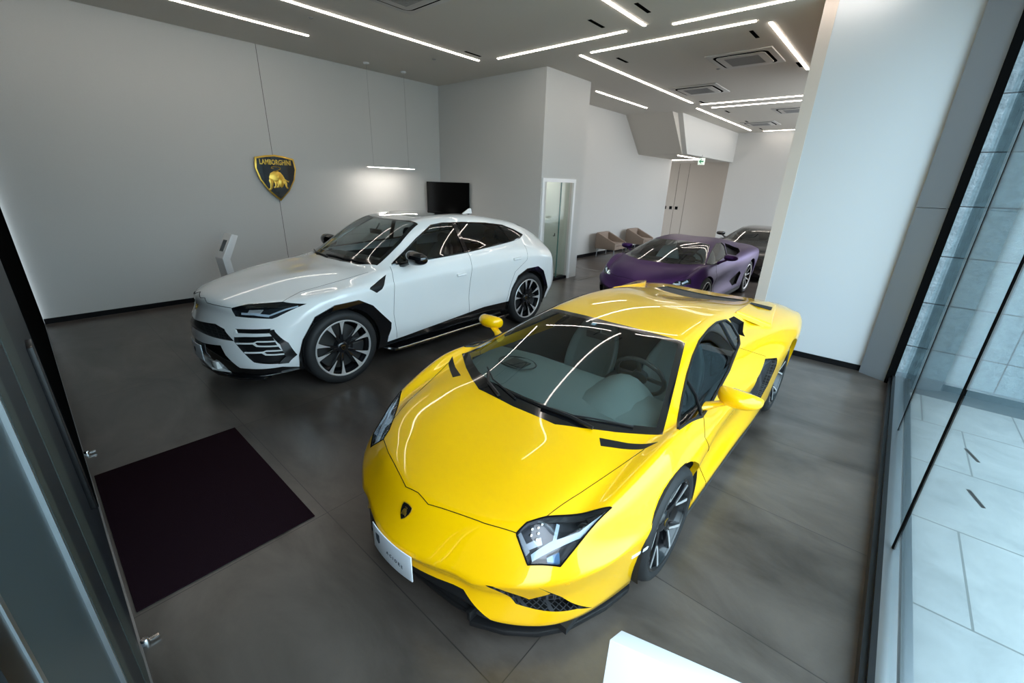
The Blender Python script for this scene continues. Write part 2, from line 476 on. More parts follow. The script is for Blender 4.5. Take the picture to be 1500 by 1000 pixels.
def av_levels(d):
    f1=[(0,.0,.31),(.345,.09,.305),(.47,.125,.30),(.70,.275,.31),(.82,.42,.33)]
    f2=[(0,.0,.20),(.36,.06,.215),(.51,.115,.175),(.69,.25,.160),(.81,.41,.170)]
    f3=[(0,.08,.125),(.36,.11,.125),(.52,.17,.11),(.67,.28,.105),(.79,.43,.11)]
    s1=[(.90,.59,.35),(.938,.73,.355),(.96,.85,.37),(.975,.98,.385),(.972,1.14,.40),(.915,1.55,.42),(.89,1.95,.43),(.915,2.5,.45),(.965,2.85,.46),(1.0,3.3,.49),(1.005,3.72,.51),(.985,4.2,.52),(.93,4.48,.50)]
    s2=[(.885,.60,.20),(.922,.76,.21),(.942,.86,.22),(.955,.98,.23),(.957,1.14,.24),(.955,1.55,.25),(.955,1.95,.25),(.962,2.5,.26),(.972,2.85,.26),(.98,3.3,.28),(.982,3.72,.30),(.965,4.2,.33),(.90,4.44,.32)]
    s3=[(.865,.62,.13),(.90,.78,.13),(.92,.87,.13),(.93,.98,.13),(.93,1.14,.13),(.94,1.55,.13),(.94,1.95,.13),(.945,2.5,.13),(.95,2.85,.13),(.95,3.3,.14),(.945,3.72,.16),(.92,4.2,.2),(.86,4.4,.22)]
    r1=[(.86,4.52,.50),(.74,4.56,.50),(.56,4.6,.5),(.28,4.63,.5),(0,4.64,.5)]
    r2=[(.84,4.48,.32),(.73,4.5,.32),(.56,4.54,.32),(.28,4.56,.32),(0,4.57,.32)]
    r3=[(.8,4.4,.24),(.7,4.42,.24),(.54,4.45,.24),(.28,4.46,.24),(0,4.46,.24)]
    return [dict(front=f1,side=s1,rear=r1),dict(front=f2,side=s2,rear=r2),dict(front=f3,side=s3,rear=r3)]
def D(n,c): return ('d',n,c)
def Rg(k,j): return ('r',k,j)
AV_CREASE = (chain('', [D(0,c) for c in range(6)], .9) + chain('', [Rg(0,j) for j in range(5,10)], .75) + chain('', [Rg(0,j) for j in range(9,17)], .35)
  + chain('', [D(n,1) for n in range(0,4)], .75) + chain('', [D(0,2), D(1,2)], .8) + chain('', [D(n,2) for n in range(1,4)], .25) + chain('', [D(1,c) for c in range(0,3)], .35)
  + chain('', [D(n,2) for n in range(4,13)], .35) + chain('', [D(n,3) for n in range(4,10)], .6)
  + chain('', [D(12,c) for c in range(6)], .8) + chain('', [Rg(1,j) for j in range(0,5)], .5) + chain('', [Rg(2,j) for j in range(0,6)], .75) + chain('', [Rg(2,j) for j in range(5,22)], .5) + chain('', [Rg(3,j) for j in range(0,22)], .3))

UR_DECK = [
 [(0,-.02,.70),(.34,.03,.69),(.55,.11,.68),(.74,.24,.685),(.87,.40,.70),(.945,.60,.74)],
 [(0,.035,.86),(.34,.10,.835),(.55,.19,.82),(.74,.31,.80),(.88,.50,.81),(.968,.70,.835)],
 [(0,.10,.975),(.33,.17,.955),(.55,.26,.925),(.76,.45,.925),(.90,.66,.925),(.982,.82,.88)],
 [(0,.58,1.065),(.36,.64,1.075),(.60,.72,1.035),(.79,.82,1.0),(.915,.92,.99),(.998,1.0,.925)],
 [(0,1.08,1.115),(.40,1.12,1.13),(.65,1.2,1.10),(.81,1.25,1.065),(.91,1.27,1.03),(.99,1.27,.94)],
 [(0,1.36,1.155),(.40,1.42,1.16),(.69,1.53,1.145),(.835,1.62,1.125),(.90,1.63,1.07),(.968,1.63,.96)],
 [(0,1.82,1.42),(.39,1.84,1.41),(.675,1.9,1.35),(.85,1.95,1.145),(.905,1.95,1.09),(.955,1.95,.97)],
 [(0,2.17,1.585),(.38,2.19,1.575),(.64,2.28,1.525),(.862,2.3,1.165),(.91,2.3,1.105),(.955,2.3,.98)],
 [(0,2.7,1.64),(.37,2.7,1.635),(.63,2.75,1.575),(.865,2.75,1.185),(.915,2.75,1.12),(.96,2.75,.99)],
 [(0,3.3,1.625),(.36,3.3,1.62),(.61,3.3,1.555),(.85,3.3,1.215),(.92,3.3,1.15),(.972,3.3,1.01)],
 [(0,3.9,1.555),(.36,3.9,1.545),(.59,3.9,1.475),(.81,3.88,1.26),(.93,3.88,1.16),(.995,3.86,1.03)],
 [(0,4.42,1.44),(.36,4.42,1.43),(.57,4.38,1.36),(.77,4.3,1.23),(.92,4.28,1.13),(.998,4.27,1.02)],
 [(0,4.8,1.24),(.37,4.8,1.22),(.58,4.76,1.18),(.75,4.68,1.12),(.88,4.62,1.06),(.965,4.56,.97)],
 [(0,4.93,1.03),(.37,4.92,1.03),(.58,4.88,1.01),(.74,4.80,.98),(.87,4.72,.95),(.955,4.62,.90)],
]
def ur_levels(d):
    f1=[(0,-.05,.55),(.34,.0,.54),(.56,.08,.53),(.74,.20,.53),(.87,.36,.54)]
    f2=[(0,-.06,.40),(.34,-.01,.385),(.56,.06,.37),(.74,.17,.36),(.86,.32,.37)]
    f3=[(0,.0,.25),(.34,.03,.25),(.54,.08,.25),(.71,.19,.25),(.83,.33,.26)]
    s1=[(.935,.56,.58),(.958,.68,.60),(.975,.80,.62),(.985,1.0,.63),(.975,1.27,.64),(.955,1.63,.66),(.94,1.95,.67),(.935,2.3,.68),(.935,2.75,.68),(.955,3.3,.70),(.985,3.86,.72),(.985,4.27,.74),(.955,4.54,.72),(.93,4.66,.68)]
    s2=[(.925,.52,.40),(.95,.66,.41),(.965,.80,.42),(.975,1.0,.42),(.968,1.27,.42),(.955,1.63,.42),(.952,1.95,.42),(.952,2.3,.43),(.955,2.75,.45),(.965,3.3,.48),(.98,3.86,.5),(.975,4.27,.5),(.945,4.5,.5),(.93,4.64,.48)]
    s3=[(.89,.52,.27),(.92,.66,.27),(.935,.80,.27),(.94,1.0,.27),(.935,1.27,.27),(.92,1.63,.27),(.915,1.95,.27),(.915,2.3,.27),(.92,2.75,.28),(.93,3.3,.29),(.94,3.86,.3),(.93,4.27,.3),(.90,4.5,.3),(.88,4.6,.3)]
    r1=[(.86,4.8,.70),(.74,4.88,.70),(.58,4.95,.7),(.37,5.0,.7),(0,5.02,.7)]
    r2=[(.85,4.78,.48),(.74,4.86,.48),(.58,4.92,.48),(.37,4.96,.48),(0,4.97,.48)]
    r3=[(.8,4.66,.3),(.7,4.72,.3),(.54,4.76,.3),(.34,4.78,.3),(0,4.78,.3)]
    return [dict(front=f1,side=s1,rear=r1),dict(front=f2,side=s2,rear=r2),dict(front=f3,side=s3,rear=r3)]
UR_CREASE = (chain('', [D(0,c) for c in range(6)], .7) + chain('', [Rg(0,j) for j in range(5,9)], .4)+ chain('', [D(n,1) for n in range(1,5)], .3)
  + chain('', [D(n,3) for n in range(5,11)], .5) + chain('', [Rg(0,j) for j in range(9,18)], .45) + chain('', [D(12,c) for c in range(6)], .6)
  + chain('', [Rg(2,j) for j in range(0,23)], .35) + chain('', [D(5,c) for c in range(0,3)], .35))

def hur_map(p):
    w, s, z = p
    xs = [-.05, 1.09, 1.95, 3.68, 4.66]; ys = [0, .95, 1.86, 3.53, 4.42]
    for a, b, c, d in zip(xs[:-1], xs[1:], ys[:-1], ys[1:]):
        if s <= b or b == xs[-1]: s2 = c + (s - a) * (d - c) / (b - a); break
    # rounder nose and slimmer body
    return (w * .95, s2, z * 1.03)
HU_DECK = [[hur_map(p) for p in r] for r in AV_DECK]
def hu_levels():
    out = []
    for L in av_levels(None): out.append({k: [hur_map(p) for p in v] for k, v in L.items()})
    return out
HU_CREASE = [(a, b, w if a[0] == 'd' and a[2] == 1 and b[2] == 1 else w * .55) for a, b, w in AV_CREASE]
# ---------------------------------------------------------------- materials
M = {}
M['yellow'] = mat('yellow_paint', (1.0, .545, .0), .28, 0, 1.0, .2)
M['white'] = mat('pearl_white_paint', (.88, .88, .88), .25, 0, 1.0, .5)
M['purple'] = mat('satin_purple_paint', (.055, .022, .105), .36, .7, 0, .2)
M['blackpaint'] = mat('black_paint', (.006, .006, .007), .15, 0, 1.0, .5)
M['gloss_black'] = mat('gloss_black', (.006, .006, .007), .08, 0, .8, .5)
M['satin_black'] = mat('satin_black_trim', (.010, .010, .011), .42, 0, 0, .35)
M['mesh_black'] = hexmesh_mat('black_honeycomb', (.06, .06, .064), 40)
M['rubber'] = mat('tyre_rubber', (.018, .018, .019), .62, 0, 0, .4, bump=.15, bscale=300)
M['rim_black'] = mat('rim_black', (.012, .012, .014), .22, .3, .5)
M['rim_silver'] = mat('machined_alloy', (.72, .70, .70), .42, .55, .3)
M['disc'] = mat('brake_disc', (.10, .10, .10), .4, .8)
M['caliper'] = mat('yellow_caliper', (.9, .55, .01), .35, 0, .5)
M['caliper_dark'] = mat('dark_caliper', (.03, .03, .032), .35, 0, .5)
M['ws_glass'] = glass('windshield_glass', (.74, .80, .78), 0, 1.55)
M['dark_ws'] = glass('dark_windshield_glass', (.50, .55, .54), 0, 1.5)
M['tint_glass'] = glass('tinted_side_glass', (.36, .42, .44), 0, 1.6)
M['black_glass'] = mat('black_glass', (.004, .004, .005), .03, 0, 1, .6)
M['lamp_glass'] = glass('headlamp_lens', (.92, .95, .97), 0, 1.45)
M['frit'] = mat('black_glass_border', (.006, .006, .007), .10, 0, .6)
M['chrome'] = mat('bright_metal', (.75, .75, .75), .14, 1.0)
M['drl'] = mat('light_guide', (.40, .50, .60), .25, 0, .5, emit=(.75, .88, 1), es=.03)
M['lamp_silver'] = mat('lamp_reflector', (.35, .38, .42), .25, .8)
M['lamp_dark'] = mat('lamp_bowl', (.05, .055, .065), .22, .6, .3)
M['leather'] = mat('grey_green_leather', (.13, .16, .155), .55, 0, 0, .4, bump=.1, bscale=500)
M['leather_dark'] = mat('black_leather', (.018, .02, .02), .5, 0, 0, .4, bump=.1, bscale=500)
M['leather_pale'] = mat('pale_grey_leather', (.70, .84, .88), .55, 0, 0, .4)
M['cabin'] = mat('dark_cabin_lining', (.010, .010, .011), .8)
M['gold'] = mat('gold_relief', (.72, .45, .07), .3, .85, .2)
M['badge_black'] = mat('badge_black', (.006, .006, .006), .2, 0, .5)
M['plate_white'] = mat('plate_white', (.78, .84, .90), .35)
M['plate_ink'] = mat('plate_ink', (.03, .05, .07), .5)
M['shut'] = mat('panel_gap', (.004, .004, .004), .9, spec=.1)
M['skirt_grey'] = mat('grey_sill_trim', (.05, .052, .055), .35, 0, .3)
M['amber'] = mat('amber_lens', (.8, .35, .03), .3, 0, .5)
M['carbon'] = mat('dark_engine_cover', (.035, .037, .036), .55, 0, 0, .3)
M['white_plastic'] = mat('white_plastic', (.80, .82, .84), .35, 0, .2)
# ---------------------------------------------------------------- car parts
def crest(name, parent, size, loc, rot, thin=.006):
    """shield: gold rim, black field, gold bull; lies in local xz plane facing -y"""
    M4 = T(*loc) @ rot
    pts = [(-.44, .43), (-.2, .48), (0, .5), (.2, .48), (.44, .43), (.47, .2), (.40, -.06), (.24, -.32), (0, -.55), (-.24, -.32), (-.40, -.06), (-.47, .2)]
    def sc(k, pts=pts): return [(a * k * size, b * k * size) for a, b in pts]
    m = MB(); m.prism(sc(1), 0, -thin, M4, 'xz'); sh = m.build(name, M['gold'], parent, bevel=min(.002, thin * .2))
    m = MB(); m.prism([(a, b) for a, b in sc(.925)], -thin * .8, -thin * 1.15, M4, 'xz'); m.build('shield_field', M['badge_black'], sh)
    return sh, M4

BULL = [
 [(-.20,.06),(-.16,.15),(-.07,.20),(.02,.20),(.08,.17),(.13,.10),(.16,.03),(.17,-.04),(.12,-.10),(.06,-.14),(.02,-.10),(-.04,-.06),(-.10,-.08),(-.16,-.07),(-.20,-.02)],
 [(-.19,.04),(-.13,.0),(-.13,-.10),(-.16,-.19),(-.20,-.25),(-.24,-.26),(-.25,-.22),(-.21,-.19),(-.20,-.1),(-.22,-.02)],
 [(-.10,-.04),(-.03,-.05),(-.04,-.14),(-.07,-.19),(-.12,-.20),(-.13,-.17),(-.09,-.15),(-.09,-.1)],
 [(-.03,-.03),(.05,-.06),(.03,-.13),(.0,-.18),(-.05,-.19),(-.05,-.16),(-.02,-.13)],
 [(.10,.02),(.17,.0),(.20,-.08),(.19,-.15),(.22,-.20),(.18,-.21),(.15,-.15),(.14,-.08)],
 [(.0,-.02),(.05,.03),(.12,.0),(.14,-.07),(.10,-.15),(.06,-.19),(.03,-.17),(.01,-.10)],
 [(.11,-.01),(.17,-.02),(.24,-.06),(.25,-.05),(.18,.01),(.12,.03)],
 [(.0,.02),(-.02,.06),(.0,.08),(.03,.05)],
]
TAIL = [(-.05,.18),(.02,.215),(.08,.24),(.09,.275),(.04,.295),(-.04,.30),(-.11,.29),(-.12,.265),(-.07,.255)]
def bull(name, parent, M4, size, y0, relief, off=(0, -.03), small=False):
    m = MB()
    for k, poly in enumerate(BULL):
        P = [((a + off[0]) * size, (b + off[1]) * size) for a, b in poly]
        m.prism(P, y0, y0 - relief * (1 + .12 * k), M4, 'xz')
    if not small: pass
    m.tube([M4 @ Vector(((a + off[0]) * size, y0 - relief * .5, (b + off[1]) * size)) for a, b in TAIL], .011 * size, 6)
    m.tube([M4 @ Vector(((a + off[0]) * size, y0 - relief * .6, (b + off[1]) * size)) for a, b in [(.10, .01), (.17, -.005), (.24, -.03), (.27, -.02)]], [.014 * size, .012 * size, .008 * size, .003 * size], 6)
    return m.build(name, M['gold'], parent, bevel=relief * .3 if not small else 0)

def text_mesh(txt, size, mat_, parent, name, M4, depth=.001, spacing=1.0, bold=0, align='CENTER'):
    """lettering as a solid; text lies in local xz plane facing -y"""
    cu = bpy.data.curves.new(name, 'FONT'); cu.body = txt; cu.size = size; cu.extrude = depth; cu.align_x = align; cu.align_y = 'CENTER'; cu.space_character = spacing
    cu.offset = bold; cu.resolution_u = 3
    o = bpy.data.objects.new(name, cu); COL.objects.link(o)
    dg = bpy.context.evaluated_depsgraph_get(); dg.update()
    me = bpy.data.meshes.new_from_object(o.evaluated_get(dg)); bpy.data.objects.remove(o); bpy.data.curves.remove(cu)
    me.transform(M4 @ RX(PI / 2))
    return mobj(name, me, mat_, parent)

def spoke(m, a, r0, r1, w0, w1, x0, x1, th, twist=0., mi=0):
    """tapered bar from r0 to r1 at angle a (x: outward face depth at hub x0, at rim x1)"""
    def P(r, t, x, aa): return (x, math.cos(aa) * r - math.sin(aa) * t, math.sin(aa) * r + math.cos(aa) * t)
    a2 = a + twist
    def pt(f, t, x):
        r = r0 + (r1 - r0) * f; c0 = (math.cos(a) * r0, math.sin(a) * r0); c1 = (math.cos(a2) * r1, math.sin(a2) * r1)
        dx, dy = c1[0] - c0[0], c1[1] - c0[1]; l = math.hypot(dx, dy); nx, ny = -dy / l, dx / l
        return (x, c0[0] + dx * f + nx * t, c0[1] + dy * f + ny * t)
    vs = []
    for f, w, x in ((0, w0, x0), (.5, (w0 + w1) / 2, (x0 * .45 + x1 * .55)), (1, w1, x1)):
        vs += [pt(f, -w / 2, x), pt(f, w / 2, x), pt(f, w / 2 * .8, x - th), pt(f, -w / 2 * .8, x - th)]
    fs = [(0, 1, 2, 3)]
    for k in (0, 4):
        for i in range(4): j = (i + 1) % 4; fs.append((k + i, k + j, k + 4 + j, k + 4 + i))
    fs.append((8, 9, 10, 11)); m.mi = mi; m.add(vs, fs); m.mi = 0

def wheel(parent, name, style, loc, R, rimR, width, side, cal=None, phase=0.0, steer=0.0):
    """wheel whose outer tyre face is at loc.x; side=+1/-1"""
    w = empty(name, loc, 0); w.parent = parent; w.rotation_euler = (0, 0, steer)
    sg = side
    Mx = Matrix.Scale(sg, 4, Vector((1, 0, 0)))
    m = MB(); W = width
    prof = [(-.012, rimR), (-.004, rimR + .012), (0, rimR + (R - rimR) * .45), (-.008, R - .022), (-.028, R - .006), (-.05, R)]
    # tread grooves
    g = W - .10
    for k in range(4):
        x = -.05 - g * (k + .5) / 4
        prof += [(x + .006, R), (x + .004, R - .007), (x - .004, R - .007), (x - .006, R)]
    prof += [(-W + .05, R), (-W + .028, R - .006), (-W + .008, R - .022), (-W, rimR + (R - rimR) * .45), (-W + .01, rimR)]
    m.lathe(prof, 72, 'x', Mx); m.build('tyre', M['rubber'], w, angle=50)
    r = rimR
    m = MB()
    m.lathe([(-W + .01, r + .002), (-W + .012, r - .02), (-W * .6, r - .035), (-.05, r - .03), (-.03, r - .018), (-.016, r - .012)], 64, 'x', Mx)
    barrel = m.build('rim_barrel', M['rim_black'], w)
    m = MB(); m.lathe([(-.016, r - .016), (-.007, r - .010), (-.005, r - .002), (-.010, r + .004)], 72, 'x', Mx)
    m.build('rim_lip', M['rim_silver'] if style in ('suv', 'hur') else M['rim_black'], w)
    m = MB()
    if style == 'suv':
        for k in range(5):
            a = phase + k * 2 * PI / 5
            for q in (-1, 1):
                da = q * .255
                spoke(m, a + da * .35, .045, r - .014, .036, .034, -.045, -.016, .035, twist=da * .65)
        sp = m.build('spokes', [M['rim_black']], w, bevel=.003); sp.data.transform(Mx)
        m = MB()
        for k in range(5):
            a = phase + k * 2 * PI / 5
            for q in (-1, 1):
                da = q * .255; a1 = a + da * .35; a2 = a + da
                c0 = Vector((0, math.cos(a1) * .045, math.sin(a1) * .045)); c1 = Vector((0, math.cos(a2) * (r - .012), math.sin(a2) * (r - .012)))
                d = (c1 - c0).normalized(); nn = Vector((0, -d.z, d.y))
                p0 = c0.lerp(c1, .42); vs = []
                for f, ww in ((.42, .004), (.75, .026), (.93, .042), (1, .062)):
                    p = c0.lerp(c1, f); x = -.045 + (-.016 + .045) * f + .0035
                    vs += [Vector((x, 0, 0)) + p - nn * ww / 2, Vector((x, 0, 0)) + p + nn * ww / 2]
                fs = [(i, i + 1, i + 3, i + 2) for i in (0, 2, 4)]
                vv = [v for v in vs] + [v - Vector((.004, 0, 0)) for v in vs]
                fs2 = [(i, i + 2, i + 10, i + 8) for i in (0, 2, 4)] + [(i + 1, i + 3, i + 11, i + 9) for i in (0, 2, 4)] + [(0, 1, 9, 8), (6, 7, 15, 14)]
                m.add(vv, fs + fs2)
        o = m.build('machined_spoke_face', M['rim_silver'], sp); o.data.transform(Mx); tag(o, 'bright machined spoke ends')
    elif style == 'av':
        for k in range(5):
            a = phase + k * 2 * PI / 5
            spoke(m, a, .05, r * .55, .05, .042, -.05, -.034, .04)
            for q in (-1, 1):
                spoke(m, a + q * .05, r * .5, r - .012, .03, .026, -.036, -.014, .03, twist=q * .235)
        sp = m.build('spokes', [M['rim_black']], w, bevel=.003); sp.data.transform(Mx)
        m = MB()
        for k in range(5):
            a = phase + k * 2 * PI / 5
            for q in (-1, 1):
                spoke(m, a + q * .065, r * .52, r - .014, .013, .018, -.0325, -.0105, .004, twist=q * .22)
        o = m.build('machined_spoke_face', M['rim_silver'], sp); o.data.transform(Mx); tag(o, 'bright machined spoke edges')
    else:
        for k in range(5):
            a = phase + k * 2 * PI / 5
            for q in (-1, 1):
                spoke(m, a + q * .12, .05, r - .012, .036, .03, -.05, -.016, .035, twist=q * .2)
        sp = m.build('spokes', [M['rim_black']], w, bevel=.003); sp.data.transform(Mx)
    m = MB(); m.lathe([(-.10, .075), (-.055, .07), (-.045, .06), (-.038, .05), (-.034, .034), (-.034, .0)], 32, 'x', Mx)
    m.build('hub_cap', M['rim_black'], w)
    sh, M4 = crest('hub_badge', w, .046, (-.033 * sg, 0, 0), RZ(PI / 2 * sg), .003)
    # brake
    m = MB(); m.lathe([(-.115, .07), (-.115, r * .80), (-.145, r * .80), (-.145, .07)], 56, 'x', Mx); m.build('brake_disc', M['disc'], w)
    m = MB()
    a0 = -.5 if cal is None else cal[1]
    n = 10; ring = []
    for i in range(n + 1):
        a = a0 - .55 + 1.1 * i / n
        c, si = math.cos(a), math.sin(a)
        ring.append([(-.068, c * r * .42, si * r * .42), (-.068, c * r * .84, si * r * .84), (-.165, c * r * .86, si * r * .86), (-.165, c * r * .42, si * r * .42)])
    m.loft(ring, True, True, Mx); m.build('brake_caliper', M[cal[0]] if cal else M['caliper_dark'], w, bevel=.006)
    return w

def seat(parent, x, y, z, mt, scale=1.0, rz=0):
    """bucket seat facing -y"""
    o = empty('seat', (x, y, z)); o.parent = parent
    def pad(name, sec, parent_, mat_=mt):
        m = MB(); m.loft(sec, True, True); return m.build(name, mat_, parent_, bevel=.0, sub=2)
    def ring(cx, cy, cz, hw, th, tilt, curl=.03):
        # cross section perpendicular to seat run
        c, s = math.cos(tilt), math.sin(tilt)
        pts = [(-hw, curl), (-hw * .75, 0), (0, -.01), (hw * .75, 0), (hw, curl), (hw, -th), (0, -th), (-hw, -th)]
        return [(cx + a, cy - b * s, cz + b * c) for a, b in pts]
    pad('seat_cushion', [ring(0, -.28, .10, .24, .10, 0, .05), ring(0, -.2, .12, .25, .12, 0, .07), ring(0, 0, .09, .25, .12, .1, .08), ring(0, .16, .08, .24, .12, .3, .08)], o)
    pad('seat_backrest', [ring(0, .16, .05, .24, .1, 1.2, .08), ring(0, .24, .25, .26, .1, 1.25, .10), ring(0, .32, .45, .25, .09, 1.3, .08), ring(0, .37, .60, .17, .08, 1.3, .03), ring(0, .39, .68, .13, .07, 1.3, .02)], o)
    pad('headrest', [ring(0, .37, .64, .11, .07, 1.35, .02), ring(0, .38, .72, .13, .08, 1.35, .02), ring(0, .39, .79, .09, .06, 1.35, .01)], o)
    return o

def steering_wheel(parent, x, y, z, tilt=-1.1):
    w = empty('steering_wheel', (x, y, z)); w.parent = parent; w.rotation_euler = (tilt, 0, 0)
    m = MB(); R_ = .178
    m.tube([(R_ * math.cos(2 * PI * k / 36), R_ * math.sin(2 * PI * k / 36) * (1 if math.sin(2 * PI * k / 36) > -.75 else .93), 0) for k in range(36)], .016, 8, closed=True)
    m.build('wheel_ring', M['leather_dark'], w)
    m = MB(); m.lathe([(-.02, 0), (-.02, .06), (.02, .055), (.03, .03), (.03, 0)], 20, 'z')
    for a in (0.1, PI - .1, -PI / 2): m.box(.04, R_ - .005, -.016, .016, -.006, .008, RZ(a))
    m.build('wheel_hub', M['leather_dark'], w, bevel=.003)
    return w

def mirror(S_, parent, name, paint, base, tip, hw, hh, hd, side, black=False, tilt=0):
    """door mirror: shell loft + glass + stalk. base = foot on the body, tip = shell centre"""
    o = empty(name, (0, 0, 0)); o.parent = parent
    sg = side; c = Vector((tip[0] * sg, tip[1], tip[2])); b = Vector((base[0] * sg, base[1], base[2]))
    rings = []
    for f, ry, rz_, rx in ((0, .25, .3, -.12), (.15, .75, .8, -.10), (.5, 1, 1, -.0), (.8, .96, .92, .05), (1, .8, .7, .08)):
        pass
    # shell: lofted along w (inner -> outer)
    K = [(-1, .45, .55), (-.8, .82, .88), (-.35, 1, 1), (.25, 1, .95), (.7, .86, .78), (.93, .6, .5), (1, .3, .25)]
    rings = []
    for u, sy, sz in K:
        ring = []
        for k in range(14):
            a = 2 * PI * k / 14; y = math.cos(a); z = math.sin(a)
            yy = (-abs(y) ** .8 if y < 0 else abs(y) ** 2.2 * .35) * hd * sy
            zz = (abs(z) ** .85) * (1 if z > 0 else -1) * hh * sz
            ring.append(c + Vector((sg * u * hw, yy + .04 * u * u, zz + tilt * u * hw)))
        rings.append(ring)
    m = MB(); m.loft(rings, True, True); m.build('mirror_shell', paint, o, angle=60, sub=1)
    m = MB()
    g = [c + Vector((sg * u * hw * .86, hd * .40, v * hh * .78)) for u, v in ((-1, -.5), (-1, .6), (-.4, 1), (.5, .9), (.95, .4), (.85, -.5), (.2, -.95), (-.6, -.95))]
    m.add(g + [p + Vector((0, -.01, 0)) for p in g], [tuple(range(8)), tuple(range(15, 7, -1))] + [(i, (i + 1) % 8, (i + 1) % 8 + 8, i + 8) for i in range(8)])
    m.build('mirror_glass', M['chrome'], o, smooth=False)
    d = c - b; m = MB()
    inner = c + Vector((-sg * hw * .35, .0, -hh * .55))
    rr = []
    for f, a_, b_ in ((0, .055, .035), (.5, .035, .022), (1, .045, .022)):
        p = b.lerp(inner, f); rr.append([p + Vector((0, a_ * math.cos(q), b_ * math.sin(q))) for q in [2 * PI * k / 10 for k in range(10)]])
    m.loft(rr, True, True); m.build('mirror_stalk', paint if not black else M['gloss_black'], o)
    return o
# ---------------------------------------------------------------- camera
def look():
    yaw, pitch, roll = -0.714584, 0.359386, 0.0315912
    f = Vector((math.sin(yaw) * math.cos(pitch), math.cos(yaw) * math.cos(pitch), -math.sin(pitch)))
    r = Vector((math.cos(yaw), -math.sin(yaw), 0)); u = r.cross(f)
    c, s = math.cos(roll), math.sin(roll)
    R, U = c * r + s * u, -s * r + c * u
    cd = bpy.data.cameras.new('camera'); co = bpy.data.objects.new('camera', cd); COL.objects.link(co)
    m = Matrix((R, U, -f)).transposed().to_4x4(); m.translation = (0, 0, 2.06); co.matrix_world = m
    cd.sensor_width = 36; cd.lens = 618.02 / 1500 * 36; cd.clip_start = .01; cd.clip_end = 200
    S.camera = co
look()
H = 4.07
# ---------------------------------------------------------------- room materials
R_ = {}
R_['floor'] = slab_mat('dark_concrete_tile', (.028, .022, .018), (.148, .122, .106), (.028, .024, .022), (-.79, 1.53), (.88, 1.025), .20, nscale=1.0, lw=.005, streak=(1, 2.2, 1), r2=.16, spec=.6, bump=.015)
def fabric_wall(name, col, var=.04, rough=.75):
    m, nt, b = new_mat(name)
    tc = nt.nodes.new('ShaderNodeTexCoord'); mp = nt.nodes.new('ShaderNodeMapping'); mp.inputs['Scale'].default_value = (1, 1, 2.5)
    nt.links.new(tc.outputs['Object'], mp.inputs[0])
    n = nt.nodes.new('ShaderNodeTexNoise'); n.inputs['Scale'].default_value = 90; n.inputs['Detail'].default_value = 3; nt.links.new(mp.outputs[0], n.inputs['Vector'])
    r = nt.nodes.new('ShaderNodeMixRGB'); nt.links.new(n.outputs['Fac'], r.inputs[0])
    r.inputs[1].default_value = (*[c * (1 - var) for c in col], 1); r.inputs[2].default_value = (*[min(1, c * (1 + var)) for c in col], 1)
    nt.links.new(r.outputs[0], b.inputs['Base Color']); b.inputs['Roughness'].default_value = rough; b.inputs['Specular IOR Level'].default_value = .25
    bp = nt.nodes.new('ShaderNodeBump'); bp.inputs['Strength'].default_value = .15; bp.inputs['Distance'].default_value = .002
    nt.links.new(n.outputs['Fac'], bp.inputs['Height']); nt.links.new(bp.outputs[0], b.inputs['Normal']); return m
R_['wall'] = fabric_wall('white_wallcovering', (.60, .60, .585))
R_['col'] = fabric_wall('white_column_paint', (.60, .62, .65), .01)
R_['ceil'] = fabric_wall('grey_ceiling_paint', (.60, .57, .52), .01, .85)
R_['taupe'] = fabric_wall('taupe_panel', (.40, .355, .31), .03)
R_['base'] = mat('black_skirting', (.004, .004, .005), .6, spec=.15)
R_['metal'] = mat('grey_metal_cladding', (.235, .265, .30), .45, .2, var=.02)
R_['infill'] = mat('blue_grey_infill_panel', (.040, .062, .075), .4, .1, var=.05)
R_['dark_metal'] = mat('dark_bronze_frame', (.018, .018, .019), .35, .5)
R_['blk'] = mat('black_gasket', (.004, .004, .004), .9, spec=0)
R_['steel'] = mat('brushed_steel_sill', (.42, .44, .46), .3, .9, var=.05)
R_['pane'] = glass('window_pane', (.82, .91, .93), 0, 1.14)
R_['door_pane'] = glass('green_edge_glass', (.70, .80, .77), 0, 1.5)
R_['clear_pane'] = glass('clear_door_glass', (.88, .95, .92), 0, 1.4)
R_['glass_edge'] = mat('glass_edge_green', (.10, .22, .20), .15)
R_['mat'] = mat('aubergine_entrance_mat', (.016, .008, .011), 1.0, 0, 0, 0, bump=.8, bscale=250)
R_['stone'] = slab_mat('outside_stone_wall', (.085, .13, .15), (.22, .31, .345), (.02, .03, .035), (.51, .72), (-.08, .512), .6, nscale=14, lw=.012, axes='xz', bump=.9, fine=45)
R_['paving'] = slab_mat('outside_paving', (.27, .30, .305), (.42, .455, .46), (.16, .18, .18), (.85, .72), (2.84, .94), .7, nscale=3, lw=.012, stagger=.29, bump=.1, fine=120)
R_['strip'] = mat('led_strip_diffuser', (1, 1, 1), .5, emit=(1, .90, .81), es=8.5)
R_['screen'] = mat('switched_off_screen', (.004, .004, .004), .12, 0, 0)
R_['tablet'] = mat('info_screen', (.05, .06, .07), .15)
R_['white'] = mat('white_lacquer', (.80, .81, .82), .3, 0, .1)
R_['cass'] = mat('white_air_unit', (.52, .51, .49), .5)
R_['cassgrey'] = mat('grey_air_grille', (.30, .30, .30), .6)
R_['brown'] = mat('taupe_felt', (.30, .235, .19), .85, bump=.3, bscale=300)
R_['green'] = mat('exit_green', (.01, .28, .12), .5, emit=(.02, .45, .2), es=.1)
R_['signwhite'] = mat('exit_sign_face', (.8, .9, .8), .4, emit=(.85, 1, .88), es=.3)
R_['cable'] = mat('thin_wire', (.35, .35, .34), .4, .6)
